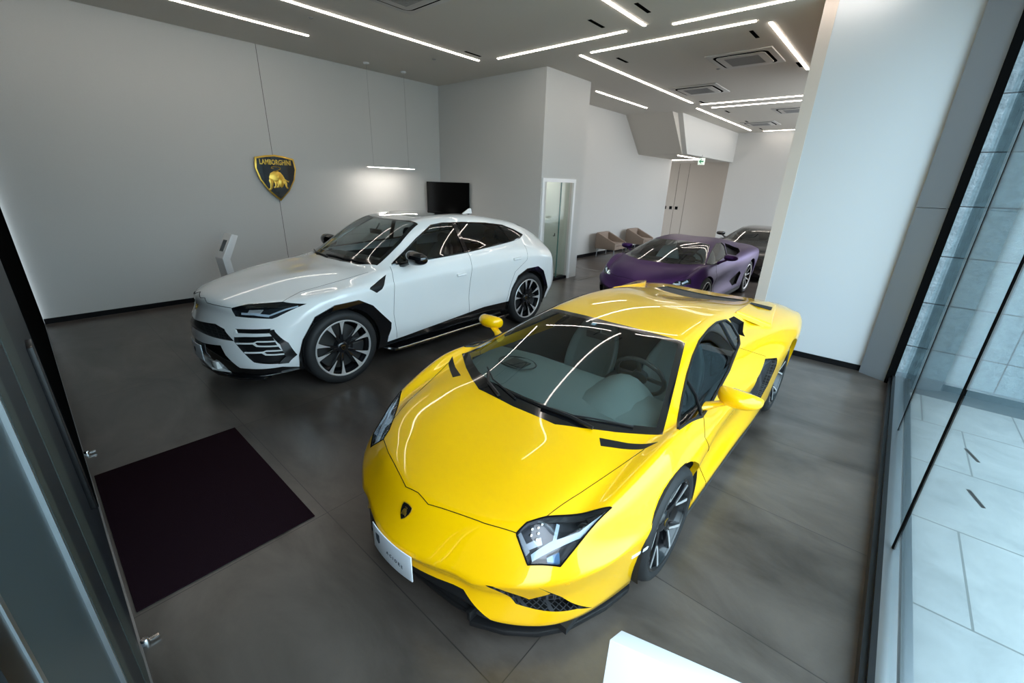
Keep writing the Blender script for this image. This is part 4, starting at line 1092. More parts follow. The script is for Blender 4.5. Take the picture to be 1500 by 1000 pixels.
# ================================================================ YELLOW COUPE
def yellow_car():
    car = empty('sports_car', (-1.47, .87, 0), 0, 'bright yellow low wedge-shaped sports car parked nearest the camera', 'car')
    s = Surf(AV_DECK, av_levels(None), AV_CREASE)
    up = lambda c, n: n.z > .15
    side = lambda c, n: abs(c.x) > .5
    front = lambda c, n: n.y < .15 and c.y < .9
    # glass and frames
    s.cut('ws', [(0,.85),(.307,.862),(.45,.93),(.60,1.02),(.805,1.165),(.70,1.55),(.575,1.995),(.31,1.975),(0,1.955)], 1, up)
    s.cut('ws', [(0,.945),(.30,.955),(.46,1.01),(.60,1.09),(.755,1.20),(.665,1.53),(.545,1.94),(.30,1.92),(0,1.90)], 17, up, src=(1,))
    win = [(1.227,.825),(1.541,.80),(1.77,.81),(2.30,.862),(2.732,.907),(2.85,.935),(2.822,1.044),(2.596,1.077),(2.384,1.072),(2.144,1.049),(1.929,.998),(1.729,.943),(1.531,.878)]
    win = [(.858,1.24),(.888,1.541),(.872,1.77),(.83,2.25),(.762,2.732),(.722,2.85),(.65,2.862),(.612,2.80),(.597,2.596),(.604,2.384),(.622,2.144),(.660,1.929),(.706,1.729),(.762,1.531),(.815,1.36)]
    s.cut('ws', win, 2, lambda c, n: c.z > .7 and n.z > -.1, src=(0,))
    s.cut('sz', [(2.875,1.05),(3.03,1.04),(3.16,.972),(2.93,.915),(2.875,.935)], 9, side)
    # lamps, intakes
    hl = [(.819,.613),(.607,.402),(.551,.333),(.535,.277),(.634,.245),(.747,.333)]
    s.cut('ws', hl, 3, lambda c, n: c.z > .45 and c.y < .9)
    s.cut('wz', [(.513,.398),(.61,.272),(.811,.222),(.848,.187),(.704,.425),(.735,.362),(.655,.305),(.545,.397)], 6, front)
    s.cut('wz', [(0,.262),(.33,.278),(.385,.275),(.56,.148),(.80,.130),(.86,.14),(.95,.10),(.95,.05),(0,.05)], 7, front)
    s.cut('sz', [(2.90,.78),(3.10,.745),(3.04,.50),(2.93,.395),(2.52,.60),(2.62,.70)], 8, side)
    s.cut('ws', [(.556,.929),(.592,.885),(.69,.945),(.78,1.005),(.818,1.079),(.691,.998)], 10, up)
    s.cut('ws', [(0,3.70),(.24,3.60),(.42,3.80),(.44,4.20),(0,4.30)], 11, up)
    # wheel arches
    arch(s, 1.09, .335, .372, 4); arch(s, 3.68, .36, .405, 5)
    # sill, panels
    s.cut('sz', [(1.30,.05),(1.40,.205),(3.25,.215),(3.40,.05)], 18, side, src=(0,))
    s.cut('sz', [(1.575,.79),(1.49,.70),(1.60,.50),(1.70,.32),(1.73,.215),(2.60,.215),(2.78,.35),(2.45,.60),(2.60,.72),(2.93,.79),(2.66,.895),(2.30,.855),(1.77,.805)], 13, side, src=(0,))
    s.cut('ws', [(0,.138),(.092,.128),(.392,.221),(.534,.279),(.551,.333),(.607,.402),(.666,.585),(.724,.801),(.78,1.0),(.60,.885),(.535,.955),(.45,.92),(.307,.855),(0,.842)], 12, lambda c, n: c.z > .5 and n.z > 0, src=(0,))
    s.cut('sz', [(-.2,.0),(.73,0),(.73,.5),(.52,.545),(.28,.60),(.10,.58),(-.2,.60)], 15, lambda c, n: c.y < .8, src=(0,))
    s.cut('sz', [(4.1,.1),(5,.1),(5,.72),(4.2,.72)], 16, None, src=(0,))
    P = M['yellow']
    body = s.part('body_shell', 0, [P], car)
    s.lip('wheel_arch_edge', 4, .035, P, body); s.lip('wheel_arch_edge', 5, .035, P, body)
    s.part('bonnet', 12, [P], car); s.part('front_bumper', 15, [P], car); s.part('rear_bumper', 16, [P], car)
    for sd in (1, -1): s.part('door', 13, [P], car, side=sd)
    s.part('windshield_border', 1, [M['frit']], car, off=.001); ws = s.part('windshield', 17, [M['ws_glass']], car, off=.001)
    for sd in (1, -1):
        s.part('side_window', 2, [M['tint_glass']], car, off=-.004, side=sd)
    s.rim('window_frame', 2, M['satin_black'], body, .009)
    s.groove('window_bar', 'ws', [(.712,1.70),(.80,1.66),(.888,1.54)], M['satin_black'], body, r=.008)
    s.groove('window_bar', 'ws', [(.605,2.66),(.77,2.60)], M['satin_black'], body, r=.010)
    s.part('air_inlet', 9, [M['cabin']], car, off=-.05, wall=0)
    for sd in (1, -1):
        lamp = s.part('headlamp', 3, [M['lamp_dark'], M['satin_black']], car, off=-.055, wall=1, side=sd); tag(lamp, 'angular headlamp with pale Y-shaped light')
        s.part('lens', 3, [M['lamp_glass']], lamp, off=.001, side=sd)
        k = sd
        def rib(pts, half, off, mt, nm, th=.012): return surf_ribbon(s, nm, 'ws', [(a * k, b) for a, b in pts], half, off, mt, lamp, 1, th, mirror=False)
        rib([(.636,.266),(.685,.345),(.765,.448),(.806,.560)], [.010,.014,.009,.006], -.014, M['drl'], 'light_guide')
        rib([(.690,.352),(.664,.42)], [.008,.007], -.014, M['drl'], 'light_guide')
        rib([(.545,.285),(.615,.262)], [.008,.012], -.022, M['lamp_silver'], 'reflector')
        rib([(.60,.275),(.64,.33)], [.010,.012], -.03, M['lamp_silver'], 'reflector')
        rib([(.60,.392),(.70,.492),(.815,.605)], [.016,.022,.008], -.008, M['satin_black'], 'lamp_brow')
        rib([(.70,.30),(.735,.345)], [.012,.014], -.016, mat('blue_lens_tint', (.10,.22,.42), .1, .3, 1), 'side_reflector')
        for a, b in ((.580,.330),(.600,.352),(.590,.312),(.612,.338),(.618,.318),(.606,.372)):
            p, n = s.cast('ws', a * k, b)
            m = MB(); m.lathe([(-.02, .0), (-.018, .007), (0, .0085), (.002, .006), (.0035, 0)], 12, 'z', Matrix.Translation(p - n * .022) @ n.to_track_quat('Z', 'Y').to_matrix().to_4x4())
            m.build('lamp_projector', M['chrome'], lamp)
        p, n = s.cast('ws', .74 * k, .49)
        m = MB(); m.lathe([(-.03, .0), (-.01, .022), (0, .028), (.004, .024), (-.004, .02), (.004, 0)], 24, 'z', Matrix.Translation(p - n * .03) @ n.to_track_quat('Z', 'Y').to_matrix().to_4x4())
        m.build('lamp_projector', M['gloss_black'], lamp)
        it = s.part('front_intake', 6, [M['mesh_black'], M['satin_black']], car, off=-.06, wall=1, side=sd)
        s.part('side_intake', 8, [M['mesh_black'], M['satin_black']], car, off=-.045, wall=1, side=sd)
    s.part('lower_grille', 7, [M['satin_black'], M['satin_black']], car, off=-.02, wall=1)
    s.part('cowl_vent', 10, [M['satin_black']], car, off=.0012)
    s.part('engine_cover', 11, [M['carbon'], M['carbon']], car, off=-.012, wall=1)
    s.part('side_skirt', 18, [M['skirt_grey']], car, off=.004)
    # panel gaps
    G = M['shut']
    s.groove('panel_gap', 'ws', [(0,.138),(.092,.128),(.392,.221),(.534,.279)], G, body, off=.0006)
    s.groove('panel_gap', 'ws', [(.607,.402),(.666,.585),(.724,.801),(.78,1.0)], G, body, r=.0017, off=.0004)
    s.groove('panel_gap', 'sz', [(1.575,.79),(1.49,.70),(1.60,.50),(1.70,.32),(1.73,.215)], G, body, r=.002, off=.0004)
    s.groove('panel_gap', 'sz', [(2.66,.895),(2.93,.79)], G, body, r=.0015)
    s.rim('lamp_seal', 3, G, body, .004)
    # splitter
    m = MB(); out = [(0,.075),(.29,.10),(.40,.125),(.425,.085),(.58,.165),(.70,.262),(.79,.385),(.87,.60),(.905,.77)]
    o2 = out + [(.90,.82)] + [(.86,.65),(.74,.43),(.60,.34),(.38,.28),(0,.26)]
    full = out[::-1] and ([(-a, b) for a, b in out[::-1]][:-1] + out + [(.88,.84),(.70,.45),(.38,.32),(0,.30),(-.38,.32),(-.70,.45),(-.88,.84)])
    m.prism(full, .072, .105); m.build('front_splitter', M['satin_black'], car, bevel=.008)
    for sd in (1, -1):
        m = MB(); m.prism([(.09,.10),(.085,.16),(.17,.16),(.2,.10)], .405 * sd, .43 * sd, None, 'yz'); m.build('splitter_fin', M['satin_black'], car, bevel=.003)
        # raised engine-bay scoops with a slot
        m = MB()
        top = [(.60,3.12,.025),(.56,3.80,.035),(.67,4.10,.050),(.76,4.02,.060),(.85,3.42,.03)]
        T_, B_ = [], []
        for a, b, h in top:
            p, n = s.cast('ws', a * sd, b); T_.append(p + Vector((0, 0, h))); B_.append(p - Vector((0, 0, .02)))
        vs = T_ + B_; fs = [(0, 1, 2, 3, 4)] + [(i, (i + 1) % 5, (i + 1) % 5 + 5, i + 5) for i in range(5)]
        m.add(vs, fs); sc = m.build('air_scoop', P, car, bevel=.016, seg=3)
        m = MB(); q0 = T_[1].lerp(T_[0], .08) + Vector((.02 * sd, 0, .001)); q1 = T_[3].lerp(T_[4], .18) + Vector((-.03 * sd, 0, .001))
        dv = (T_[0] - T_[1]).normalized() * .09; d2 = (T_[4] - T_[3]).normalized() * .10
        m.add([q0, q1, q1 + d2, q0 + dv] + [v - Vector((0, 0, .004)) for v in (q0, q1, q1 + d2, q0 + dv)], [(0, 1, 2, 3), (4, 5, 6, 7), (0, 1, 5, 4), (1, 2, 6, 5), (2, 3, 7, 6), (3, 0, 4, 7)])
        m.build('scoop_slot', M['cabin'], sc)
        surf_ribbon(s, 'side_marker', 'sz', [(.66,.425),(.80,.405)], .008, .003, M['plate_white'], car, sd, .004, mirror=False)
        p, n = s.cast('wz', .79 * sd, .42)
        m = MB(); m.lathe([(-.004, 0), (-.004, .011), (.001, .012), (.002, 0)], 16, 'z', Matrix.Translation(p + n * .001) @ n.to_track_quat('Z', 'Y').to_matrix().to_4x4()); m.build('parking_sensor', P, car)
        mirror(s, car, 'door_mirror', P, (.86, 1.66, .80), (1.03, 1.70, .905), .125, .058, .085, sd)
    # badge and plate
    p, n = s.cast('ws', 0, .057); crest('bonnet_badge', car, .078, p + n * .001, Matrix.Rotation(-(PI / 2 - .9), 4, 'X'), .004)
    b = [c for c in car.children if c.name.startswith('bonnet_badge')][0]
    bull('bull', b, T(*(p + n * .001)) @ Matrix.Rotation(-(PI / 2 - .9), 4, 'X'), .075, -.0048, .0015, small=True)
    pl_, pp = plate(car, -.048, .252, .408, 'ACIORE')
    m = MB(); m.prism([(-.02, .03), (.02, .03), (.018, -.01), (0, -.03), (-.018, -.01)], -.0078, -.0062, T(-.10, -.042, .345), 'xz'); m.build('plate_crest', M['plate_ink'], pp)
    # wheels
    for sd in (1, -1):
        wheel(car, 'front_wheel', 'av', (.965 * sd, 1.09, .335), .333, .262, .26, sd, ('caliper', 2.7), phase=.35)
        wheel(car, 'rear_wheel', 'av', (.985 * sd, 3.68, .357), .356, .275, .33, sd, ('caliper', 2.6), phase=.1)
    liner('wheel_arch_liner', car, 1.09, .335, .376, .62, .955); liner('wheel_arch_liner', car, 3.68, .36, .409, .60, .97)
    # wipers
    def road(pts, off): return [q for q in s.path('ws', pts, off=off, step=.04)]
    for arm, blade in (([(.50,.95),(.36,.945),(.16,.92)], [(.66,1.11),(.36,.965),(.16,.93),(-.10,.925)]), ([(-.13,.868),(-.28,.93),(-.36,1.01)], [(-.02,.90),(-.28,.97),(-.42,1.06)])):
        wp = empty('wiper', (0, 0, 0)); wp.parent = car
        m = MB(); m.tube(road(arm, .018), .011, 6); m.build('wiper_arm', M['satin_black'], wp)
        m = MB(); m.tube(road(blade, .012), .0055, 6); m.build('wiper_blade', M['satin_black'], wp)
    m = MB(); rr = road([(-.080,1.868),(-.045,1.874)], -.003); q = rr[0]; m.box(-.018, .018, -.016, .016, -.001, .0008, T(*q) @ RX(.28)); m.build('inspection_sticker', mat('sticker_blue', (.45,.60,.75), .5), car)
    # cabin
    tub(car, .74, 1.2, 2.85, .15, .76, .78, 1.25, 2.80)
    m = MB(); rings = []
    for y, zc, zs, hw in ((.93,.745,.745,.50),(1.02,.775,.755,.60),(1.2,.80,.775,.74),(1.42,.815,.79,.765),(1.58,.805,.785,.77),(1.66,.76,.74,.77),(1.70,.60,.58,.77)):
        rings.append([(hw * u, y, (zc if abs(u) < .75 else zs) - (.015 if abs(u) > .95 else 0)) for u in (-1, -.8, -.5, -.2, 0, .2, .5, .8, 1)])
    m.loft(rings, False); m.build('dashboard', M['leather'], car)
    m = MB(); m.loft([[(.37 + .20 * u, y, z + h * (1 - u * u)) for u in (-1, -.7, -.3, 0, .3, .7, 1)] for y, z, h in ((1.16,.77,.02),(1.32,.772,.075),(1.50,.77,.105),(1.62,.76,.11),(1.66,.70,.09))], False); m.build('instrument_hood', M['leather'], car)
    m = MB(); m.tube([(-.37 + .15 * math.cos(a) * (1 if abs(math.cos(a)) < .9 else .98), 1.32 + .12 * math.sin(a), .822 - .012 * math.sin(a)) for a in [2 * PI * k / 28 for k in range(28)]], .006, 6, closed=True)
    m.box(-.45, -.29, 1.26, 1.38, .815, .822); m.build('speaker_grille', M['leather_dark'], car)
    m = MB(); m.box(-.13, .13, 1.62, 2.5, .3, .50); m.build('centre_console', M['leather_dark'], car, bevel=.02)
    steering_wheel(car, .37, 1.80, .80, -1.12)
    seat(car, -.38, 2.15, .25, M['leather']); seat(car, .38, 2.15, .25, M['leather'])
    m = MB(); m.box(-.10, .10, 1.80, 1.83, .98, 1.03); m.tube([(0, 1.82, 1.02), (0, 1.86, 1.05)], .01, 6); m.build('rear_view_mirror', M['satin_black'], car, bevel=.01)
    m = MB(); m.box(-.80, .80, .35, 4.3, .10, .14); m.build('underbody', M['cabin'], car)
    return s
yellow_car()

# ================================================================ WHITE SUV
def white_suv():
    car = empty('suv', (-4.97, .94, 0), 0, 'white large SUV with black wheel arches parked by the crest wall', 'car')
    s = Surf(UR_DECK, ur_levels(None), UR_CREASE)
    up = lambda c, n: n.z > .1
    side = lambda c, n: abs(c.x) > .45
    front = lambda c, n: n.y < .3 and c.y < 1.0
    s.cut('ws', [(0,1.375),(.30,1.40),(.55,1.47),(.745,1.595),(.69,1.95),(.60,2.285),(.30,2.215),(0,2.18)], 1, up)
    s.cut('ws', [(0,1.47),(.30,1.49),(.53,1.555),(.70,1.65),(.655,1.95),(.57,2.24),(.30,2.175),(0,2.14)], 17, up, src=(1,))
    win = [(1.735,1.155),(1.93,1.262),(2.17,1.405),(2.43,1.535),(2.62,1.555),(2.963,1.548),(3.40,1.52),(3.75,1.475),(3.98,1.40),(4.13,1.322),(3.98,1.285),(3.68,1.258),(2.82,1.197),(2.2,1.172)]
    s.cut('sz', win, 2, side)
    hl = [(.51,.185),(.62,.33),(.796,.541),(.93,.70),(.87,.50),(.825,.41),(.747,.322),(.561,.186)]
    s.cut('wz', [(.512,.889),(.60,.925),(.796,.942),(.925,.918),(.844,.818),(.825,.805),(.747,.812),(.561,.816)], 3, lambda c, n: c.y < .85)
    s.cut('wz', [(0,.705),(.376,.728),(.50,.700),(.612,.600),(.344,.606),(.15,.615),(0,.618)], 6, front)
    s.cut('wz', [(.60,.712),(.845,.722),(.915,.441),(.892,.375),(.775,.410),(.613,.596)], 7, front)
    s.cut('wz', [(0,.525),(.225,.515),(.474,.542),(.53,.455),(.66,.345),(.72,.345),(.885,.338),(.92,.275),(.70,.245),(.66,.20),(0,.20)], 8, front)
    s.cut('sz', [(1.606,1.074),(1.49,.944),(1.421,.915),(1.343,.968),(1.36,.985)], 9, side)
    s.cut('ws', [(0,2.42),(.32,2.42),(.415,2.55),(.405,2.80),(.30,3.05),(.121,3.28),(0,3.32)], 11, up)
    def poly_arch(cs, cz, k=1.):
        return [(cs - .45*k, .15), (cs - .445*k, cz + .04), (cs - .395*k, cz + .19*k), (cs - .26*k, cz + .40*k), (cs - .06*k, cz + .485*k), (cs + .20*k, cz + .49*k), (cs + .36*k, cz + .40*k), (cs + .585*k if cs < 2 else cs + .52*k, cz + .15*k), (cs + .575*k if cs < 2 else cs + .55*k, cz + .08), (cs + .535*k if cs < 2 else cs + .52*k, cz - .0), (cs + .50*k, .15)]
    s.cut('sz', poly_arch(1.0, .39), 10, side, src=(0, 8)); s.cut('sz', poly_arch(4.0, .40, .97), 21, side, src=(0,))
    arch(s, 1.0, .40, .425, 4); arch(s, 4.0, .40, .43, 5)
    s.cut('sz', [(1.45,.1),(1.50,.31),(1.78,.325),(3.07,.435),(3.72,.425),(3.6,.1)], 18, side, src=(0,))
    s.cut('sz', [(1.705,1.145),(1.66,1.0),(1.631,.627),(1.66,.32),(2.79,.41),(2.80,.60),(2.86,1.195),(2.2,1.168)], 13, side, src=(0,))
    s.cut('sz', [(2.79,.41),(3.07,.43),(3.52,.43),(3.58,.62),(3.68,.85),(3.92,1.0),(3.98,1.20),(3.9,1.27),(3.68,1.255),(2.86,1.195),(2.80,.60)], 14, side, src=(0,))
    s.cut('ws', [(0,.10),(.11,.078),(.165,.09),(.225,.095),(.52,.19),(.62,.33),(.796,.54),(.745,.735),(.765,.935),(.795,1.45),(.75,1.58),(.55,1.455),(.30,1.385),(0,1.36)], 12, lambda c, n: c.z > .82 and n.z > 0, src=(0,))
    s.cut('sz', [(-.2,0),(.60,0),(.60,.75),(.3,.78),(-.2,.80)], 15, lambda c, n: c.y < .8, src=(0,))
    s.cut('sz', [(4.5,.1),(5.3,.1),(5.3,.95),(4.6,.85)], 16, None, src=(0,))
    s.cut('ws', [(0,4.25),(.52,4.22),(.50,4.72),(0,4.77)], 20, lambda c, n: n.z > .2 and c.z > 1, src=(0,))
    P = M['white']
    body = s.part('body_shell', 0, [P], car)
    s.part('bonnet', 12, [P], car); s.part('front_bumper', 15, [P], car); s.part('rear_bumper', 16, [P], car)
    for sd in (1, -1): s.part('front_door', 13, [P], car, side=sd); s.part('rear_door', 14, [P], car, side=sd)
    s.part('windshield_border', 1, [M['frit']], car, off=.001); s.part('windshield', 17, [M['ws_glass']], car, off=.001)
    s.part('rear_window', 20, [M['black_glass']], car, off=.001)
    for sd in (1, -1): s.part('side_window', 2, [M['tint_glass']], car, off=-.003, side=sd)
    s.rim('window_frame', 2, M['gloss_black'], body, .011)
    for sd in (1, -1):
        surf_ribbon(s, 'door_pillar', 'sz', [(2.835,1.20),(2.80,1.55)], [.035,.03], .004, M['gloss_black'], body, sd, .01, mirror=False)
        surf_ribbon(s, 'window_bar', 'sz', [(3.76,1.265),(3.66,1.485)], [.009,.009], .004, M['gloss_black'], body, sd, .008, mirror=False)
    s.part('sunroof', 11, [M['black_glass']], car, off=.0015)
    for q in (10, 21): s.part('wheel_arch_trim', q, [M['gloss_black']], car, off=.012, thick=.02)
    s.lip('wheel_arch_edge', 4, .04, M['gloss_black'], body); s.lip('wheel_arch_edge', 5, .04, M['gloss_black'], body)
    s.part('side_skirt', 18, [M['gloss_black']], car, off=-.012, wall=0)
    s.part('fender_vent', 9, [M['satin_black'], M['gloss_black']], car, off=-.012, wall=1)
    gr = s.part('grille', 6, [M['mesh_black'], M['gloss_black']], car, off=-.03, wall=1)
    s.part('lower_grille', 8, [M['gloss_black'], M['gloss_black']], car, off=-.015, wall=1)
    for sd in (1, -1):
        k = sd
        lamp = s.part('headlamp', 3, [M['lamp_dark'], M['gloss_black']], car, off=-.05, wall=1, side=sd)
        s.part('lens', 3, [M['lamp_glass']], lamp, off=.001, side=sd)
        def rb(nm, pts, half, off, mt, th=.008, par=lamp): return surf_ribbon(s, nm, 'wz', [(a * k, b) for a, b in pts], half, off, mt, par, 1, th, mirror=False)
        rb('light_guide', [(.60,.845),(.70,.848),(.80,.832)], .010, -.016, M['drl']); rb('light_guide', [(.80,.835),(.86,.885),(.90,.905)], .007, -.012, M['drl'])
        rb('reflector', [(.64,.87),(.73,.875)], .02, -.03, M['rim_silver']); rb('lamp_brow', [(.53,.888),(.66,.915),(.80,.925)], .012, -.012, M['gloss_black'])
        it = s.part('front_intake', 7, [M['satin_black'], M['gloss_black']], car, off=-.05, wall=1, side=sd)
        rb('intake_bar', [(.575,.695),(.62,.658),(.70,.664),(.86,.668)], [.028,.020,.016,.014], .001, P, .02, it)
        rb('intake_bar', [(.622,.578),(.765,.588)], .0075, -.004, M['white'], .015, it); rb('intake_bar', [(.76,.588),(.785,.605),(.885,.600)], .0065, -.004, P, .015, it); rb('intake_bar', [(.76,.586),(.785,.563),(.89,.553)], .0065, -.004, P, .015, it)
        rb('intake_bar', [(.70,.497),(.826,.502)], .0075, -.004, P, .015, it); rb('intake_bar', [(.82,.502),(.84,.514),(.90,.505)], .006, -.004, P, .015, it); rb('intake_bar', [(.82,.5),(.84,.478),(.905,.465)], .006, -.004, P, .015, it)
        rb('intake_edge', [(.853,.71),(.905,.57),(.920,.44),(.895,.372)], .012, .004, M['gloss_black'], .015, it)
        s.groove('door_handle', 'sz', [(2.58,.945),(2.72,.95)], P, [c for c in car.children if c.name.startswith('front_door') and (c.bound_box[0][0] + c.bound_box[6][0]) * sd > 0][0], side=sd, r=.02, mirror=False, off=.016)
        s.groove('door_handle', 'sz', [(3.63,1.035),(3.77,1.04)], P, [c for c in car.children if c.name.startswith('rear_door') and (c.bound_box[0][0] + c.bound_box[6][0]) * sd > 0][0], side=sd, r=.02, mirror=False, off=.016)
        m = MB(); m.tube([(sd * .90, 1.50, .245), (sd * .995, 1.60, .215), (sd * 1.005, 1.75, .215), (sd * 1.005, 3.40, .235), (sd * .99, 3.55, .24)], .017, 8); m.box(sd * .86, sd * 1.0, 1.62, 3.5, .205, .235)
        st = m.build('side_step', M['gloss_black'], car, bevel=.0)
        m = MB(); m.tube([(sd * 1.012, 1.62, .228), (sd * 1.018, 1.8, .230), (sd * 1.018, 3.42, .25)], .0095, 8); m.build('step_trim', M['chrome'], st)
        mirror(s, car, 'door_mirror', M['gloss_black'], (.86, 1.86, 1.15), (1.02, 1.92, 1.235), .16, .085, .10, sd, black=True)
        surf_ribbon(s, 'rear_lamp', 'wz' if False else 'sz', [(4.60,.99),(4.76,1.02)], [.012,.02], .003, M['gloss_black'], car, sd, .006, mirror=False)
    G = M['shut']
    s.groove('panel_gap', 'wz', [(0,.965),(.10,.930),(.165,.938),(.225,.902),(.512,.889)], G, body, r=.003, off=.0006)
    s.groove('panel_gap', 'ws', [(.795,.54),(.745,.735),(.765,.935),(.795,1.45)], G, body, r=.0018)
    s.groove('panel_gap', 'sz', [(1.705,1.14),(1.66,1.0),(1.631,.627),(1.66,.33)], G, body, r=.0025)
    s.groove('panel_gap', 'sz', [(2.86,1.195),(2.80,.60),(2.79,.41)], G, body, r=.0025)
    s.groove('panel_gap', 'sz', [(3.52,.43),(3.58,.62),(3.68,.85),(3.92,1.0),(3.98,1.20)], G, body, r=.002)
    # bull-head emblem area, badge, plate
    p, n = s.cast('wz', 0, .835); b = crest('bonnet_badge', car, .085, p + n * .001, Matrix.Rotation(-.42, 4, 'X'), .004)[0]
    bull('bull', b, T(*(p + n * .001)) @ Matrix.Rotation(-.42, 4, 'X'), .08, -.0048, .0015, small=True)
    pl_, pp = plate(car, -.062, .318, .482, '')
    m = MB(); m.prism([(-.02, .028), (.02, .028), (.018, -.01), (0, -.03), (-.018, -.01)], -.0078, -.0062, T(-.01, -.062, .40), 'xz'); m.build('plate_crest', M['plate_ink'], pp)
    # white skid behind the lower grille
    m = MB(); m.prism([(-.40,.02),(-.30,-.03),(.30,-.03),(.40,.02),(.52,.09),(.50,.14),(-.50,.14),(-.52,.09)], .255, .275)
    m.prism([(.30,-.02),(.36,.0),(.36,.1),(.30,.1)], .255, .345); m.prism([(-.36,0),(-.30,-.02),(-.30,.1),(-.36,.1)], .255, .345)
    m.build('skid_plate', P, car, bevel=.004)
    m = MB(); q = [(-.62,.10),(-.36,-.005),(0,-.045),(.36,-.005),(.62,.10),(.80,.26),(.76,.34),(0,.2),(-.76,.34),(-.80,.26)]
    m.prism(q, .21, .24); m.build('front_splitter', M['gloss_black'], car, bevel=.006)
    m = MB(); m.prism([(3.52,0),(3.66,.075),(3.70,.075),(3.72,0)], -.012, .012, T(0, .02, 1.60), 'yz'); m.build('roof_antenna', P, car, bevel=.004)
    for sd in (1, -1):
        wheel(car, 'front_wheel', 'suv', (.985 * sd, 1.0, .392), .392, .30, .285, sd, None, phase=.55)
        wheel(car, 'rear_wheel', 'suv', (.985 * sd, 4.0, .392), .392, .30, .31, sd, None, phase=.2)
    liner('wheel_arch_liner', car, 1.0, .40, .43, .62, .95); liner('wheel_arch_liner', car, 4.0, .40, .435, .62, .95)
    tub(car, .78, 1.45, 4.3, .3, 1.08, .84, 1.5, 4.1)
    m = MB(); rings = []
    for y, zc, hw in ((1.42,1.09,.60),(1.6,1.13,.80),(1.85,1.145,.82),(2.0,1.12,.82),(2.08,.95,.82)):
        rings.append([(hw * u, y, zc - .02 * abs(u)) for u in (-1, -.6, -.2, .2, .6, 1)])
    m.loft(rings, False); m.build('dashboard', M['leather_dark'], car)
    steering_wheel(car, .38, 2.2, 1.08, -1.05)
    for x, y in ((-.40,2.45),(.40,2.45),(-.40,3.35),(.40,3.35)): seat(car, x, y, .62, M['leather_dark'])
    m = MB(); m.box(-.12, .12, 2.05, 2.08, 1.40, 1.46); m.tube([(0, 2.07, 1.45), (0, 2.13, 1.53)], .012, 6); m.build('rear_view_mirror', M['satin_black'], car, bevel=.01)
    for pts in ([(.62,1.53),(.3,1.44),(-.05,1.42)], [(-.02,1.40),(-.35,1.43),(-.62,1.53)]):
        m = MB(); m.tube(s.path('ws', pts, off=.012, step=.05), .008, 6); m.build('wiper', M['satin_black'], car)
    m = MB(); m.box(-.82, .82, .45, 4.5, .24, .28); m.build('underbody', M['cabin'], car)
    return s
white_suv()

